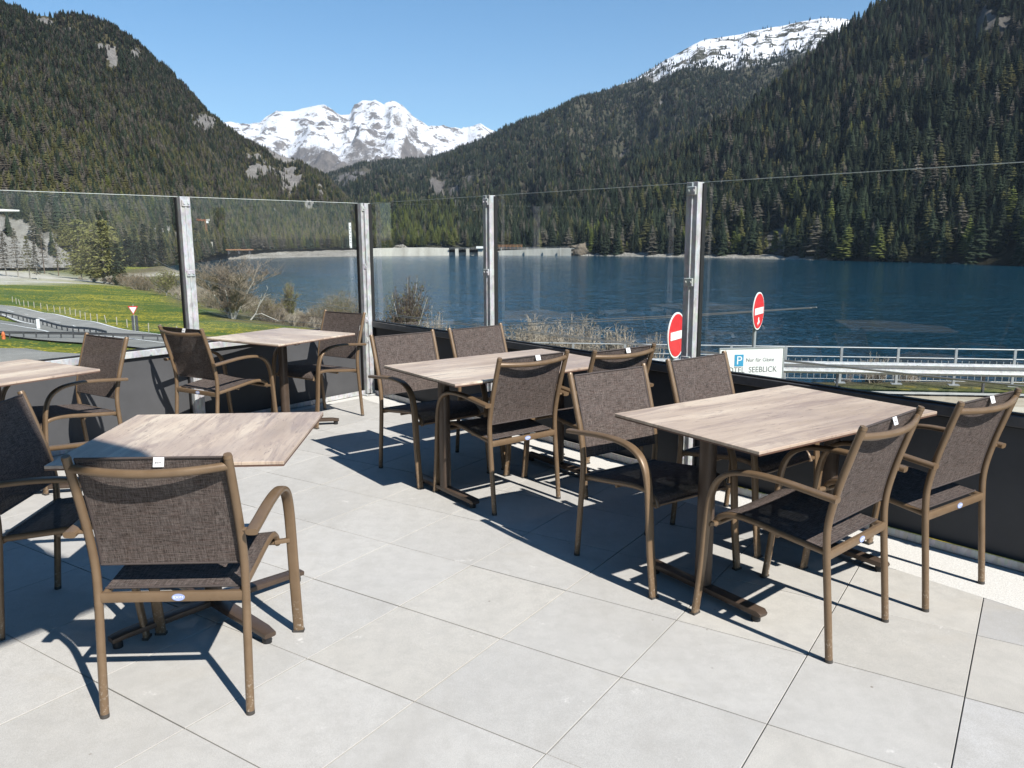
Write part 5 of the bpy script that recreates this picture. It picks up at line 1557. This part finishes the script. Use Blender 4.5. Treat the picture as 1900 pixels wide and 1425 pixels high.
no_entry(1255, 622, 10.9, .305, ang, 'nearer, larger no-entry sign left of the tall screen post, partly cut by it')
no_entry(1407, 577, 13.75, .305, ang, 'smaller no-entry sign with a torn white sticker, rising behind the hotel parking board', True)
# hotel parking board
pr_ = at_r(1453.5, 645, 13.4); pl_ = at_r(1336, 651.5, 12.96)
e = pr_[:2] - pl_[:2]; bw = np.linalg.norm(e); brz = math.atan2(e[1], e[0]); bh = .53
bd = empty('parking_board', (pl_[0], pl_[1], pr_[2] - bh), brz); tag(bd, 'white parking board reading Nur für Gäste, Hotel Seeblick, before the lake road', 'sign board')
MB().box((bw / 2, 0, bh / 2), (bw, .02, bh)).build('board', M['white_paint'], bd)
b = MB()
b.box((bw / 2, -.002, bh + .008), (bw + .03, .035, .018)).box((bw / 2, -.002, -.008), (bw + .03, .035, .018)).box((-.008, -.002, bh / 2), (.016, .034, bh)).box((bw + .008, -.002, bh / 2), (.016, .034, bh))
b.build('frame', M['far_galv'], bd)
for x in (.12, bw - .12): MB().tube([(x, .04, bh * .9), (x, .04, -(pr_[2] - bh - zr))], .025, n=10).build('pole', M['far_galv'], bd, True)
def bx(px): return (px - 1336) / 117.5 * bw
RX = Matrix.Rotation(R(90), 4, 'X')
MB().box(((bx(1363) + bx(1379.5)) / 2, -.012, bh - .185), (bx(1379.5) - bx(1363), .004, .185)).build('parking_symbol', M['blue_paint'], bd)
text_mesh('lettering', 'P', .19, M['white_paint'], bd, Matrix.Translation((bx(1371.5), -.0155, bh - .19)) @ RX)
text_mesh('lettering', 'Nur für Gäste', .082, M['letter_grey'], bd, Matrix.Translation((bx(1384), -.0125, bh - .17)) @ RX @ Matrix.Shear('XY', 4, (.2, 0)) if False else Matrix.Translation((bx(1384), -.0125, bh - .184)) @ RX, 'LEFT')
text_mesh('lettering', 'HOTEL  SEEBLICK', .128, M['letter_grey'], bd, Matrix.Translation(((bx(1341) + bx(1444)) / 2, -.0125, bh - .340)) @ RX, xs=.90)
# overhead cables
for i, (a, b_) in enumerate([((300, 488, 150), (780, 590, 34)), ((310, 493, 150), (790, 594, 34)), ((320, 545, 110), (800, 603, 34)), ((330, 556, 110), (800, 610, 34))]):
    p0 = at_r(*a); p1 = at_r(*b_); n = 30; pts = []
    for t in np.linspace(-.25, 1.25, n):
        q = p0 + (p1 - p0) * t; pts.append((q[0], q[1], q[2] - .9 * (1 - (2 * t - 1) ** 2) * (1 if i < 2 else 1.2)))
    o = MB().tube(pts, .013, n=5).build('overhead_cable', M['cable'])
    tag(o, '%s of the four thin overhead cables sagging past the bushes' % ['topmost', 'second from the top', 'third from the top', 'lowest'][i], 'cable', 'overhead cables')
# flat canopy whose tip shows at the left edge
q = at_r(36, 392, 44)
cn = empty('canopy', (q[0], q[1], q[2])); tag(cn, 'flat white canopy whose pointed corner reaches in at the left edge', 'canopy')
b = MB(); b.add([(0, 0, 0), (-9, -3, 0), (-9, 4, 0), (0, 0, .06), (-9, -3, .55), (-9, 4, .55)], [(0, 1, 2), (3, 5, 4), (0, 3, 4, 1), (1, 4, 5, 2), (2, 5, 3, 0)]); b.build('roof', M['white_paint'], cn)
for y in (-2, 3): MB().tube([(-8.2, y, 0), (-8.2, y, -(q[2] + 3.4))], .12, n=10).build('column', M['far_galv'], cn, True)
# young trees along the right-hand shore, paler than the forest behind
ks = 'pale young trees along the right shore'
protoL = [larch('shore_larch', (0, 0, 0), 1.0 * 13, 13 * .22, 300 + i, nd_, 'bark_grey', tri=7, whorls=22, nb=7, bare=.05, ls=2.6) for i, nd_ in enumerate(['larch_green', 'larch_meadow', 'bud_olive'])]
used = set()
rs = random.Random(5)
A = np.array([(1120, 880), (1300, 822), (1500, 758), (1700, 703), (1900, 660), (1960, 650)], float)
for i in range(62):
    px = 1125 + i * 13 + rs.uniform(-6, 6); r = np.interp(px, A[:, 0], A[:, 1]) + rs.uniform(12, 34)
    k = rs.choice([0, 1, 1, 2, 2]) if px > 1200 else rs.choice([1, 2])
    h = rs.uniform(10, 20) * (1.2 if 1290 < px < 1500 else .95)
    q = at_r(px, 470, r)
    if k not in used: o = protoL[k]; used.add(k)
    else: o = copy_tree(protoL[k])
    s = h / 13; o.location = (q[0], q[1], -17.6 + (r - np.interp(px, A[:, 0], A[:, 1])) * .06); o.scale = (s * rs.uniform(.9, 1.3),) * 2 + (s,); o.rotation_euler = (0, 0, rs.uniform(0, 6))
    tag(o, ['fresh green young larch in the row at the foot of the dark right-hand forest', 'olive young larch in the row at the foot of the dark right-hand forest', 'brownish young larch in the row at the foot of the dark right-hand forest'][k], 'tree', ks + [' (fresh green)', ' (olive)', ' (brownish)'][k])

# ------------------------------------------------------------------ valley air
hz = bpy.data.materials.new('valley_haze'); hz.use_nodes = True; t = hz.node_tree
for n in list(t.nodes):
    if n.type != 'OUTPUT_MATERIAL': t.nodes.remove(n)
pv = t.nodes.new('ShaderNodeVolumePrincipled'); pv.inputs['Density'].default_value = .000036; pv.inputs['Color'].default_value = (.62, .78, 1.0, 1)
pv.inputs['Anisotropy'].default_value = .0
t.links.new(pv.outputs[0], [n for n in t.nodes if n.type == 'OUTPUT_MATERIAL'][0].inputs['Volume'])
b = MB().box((0, 3500, 1200), (26400, 22000, 2480)); hb_ = b.build('haze', hz); tag(hb_, kind='stuff')
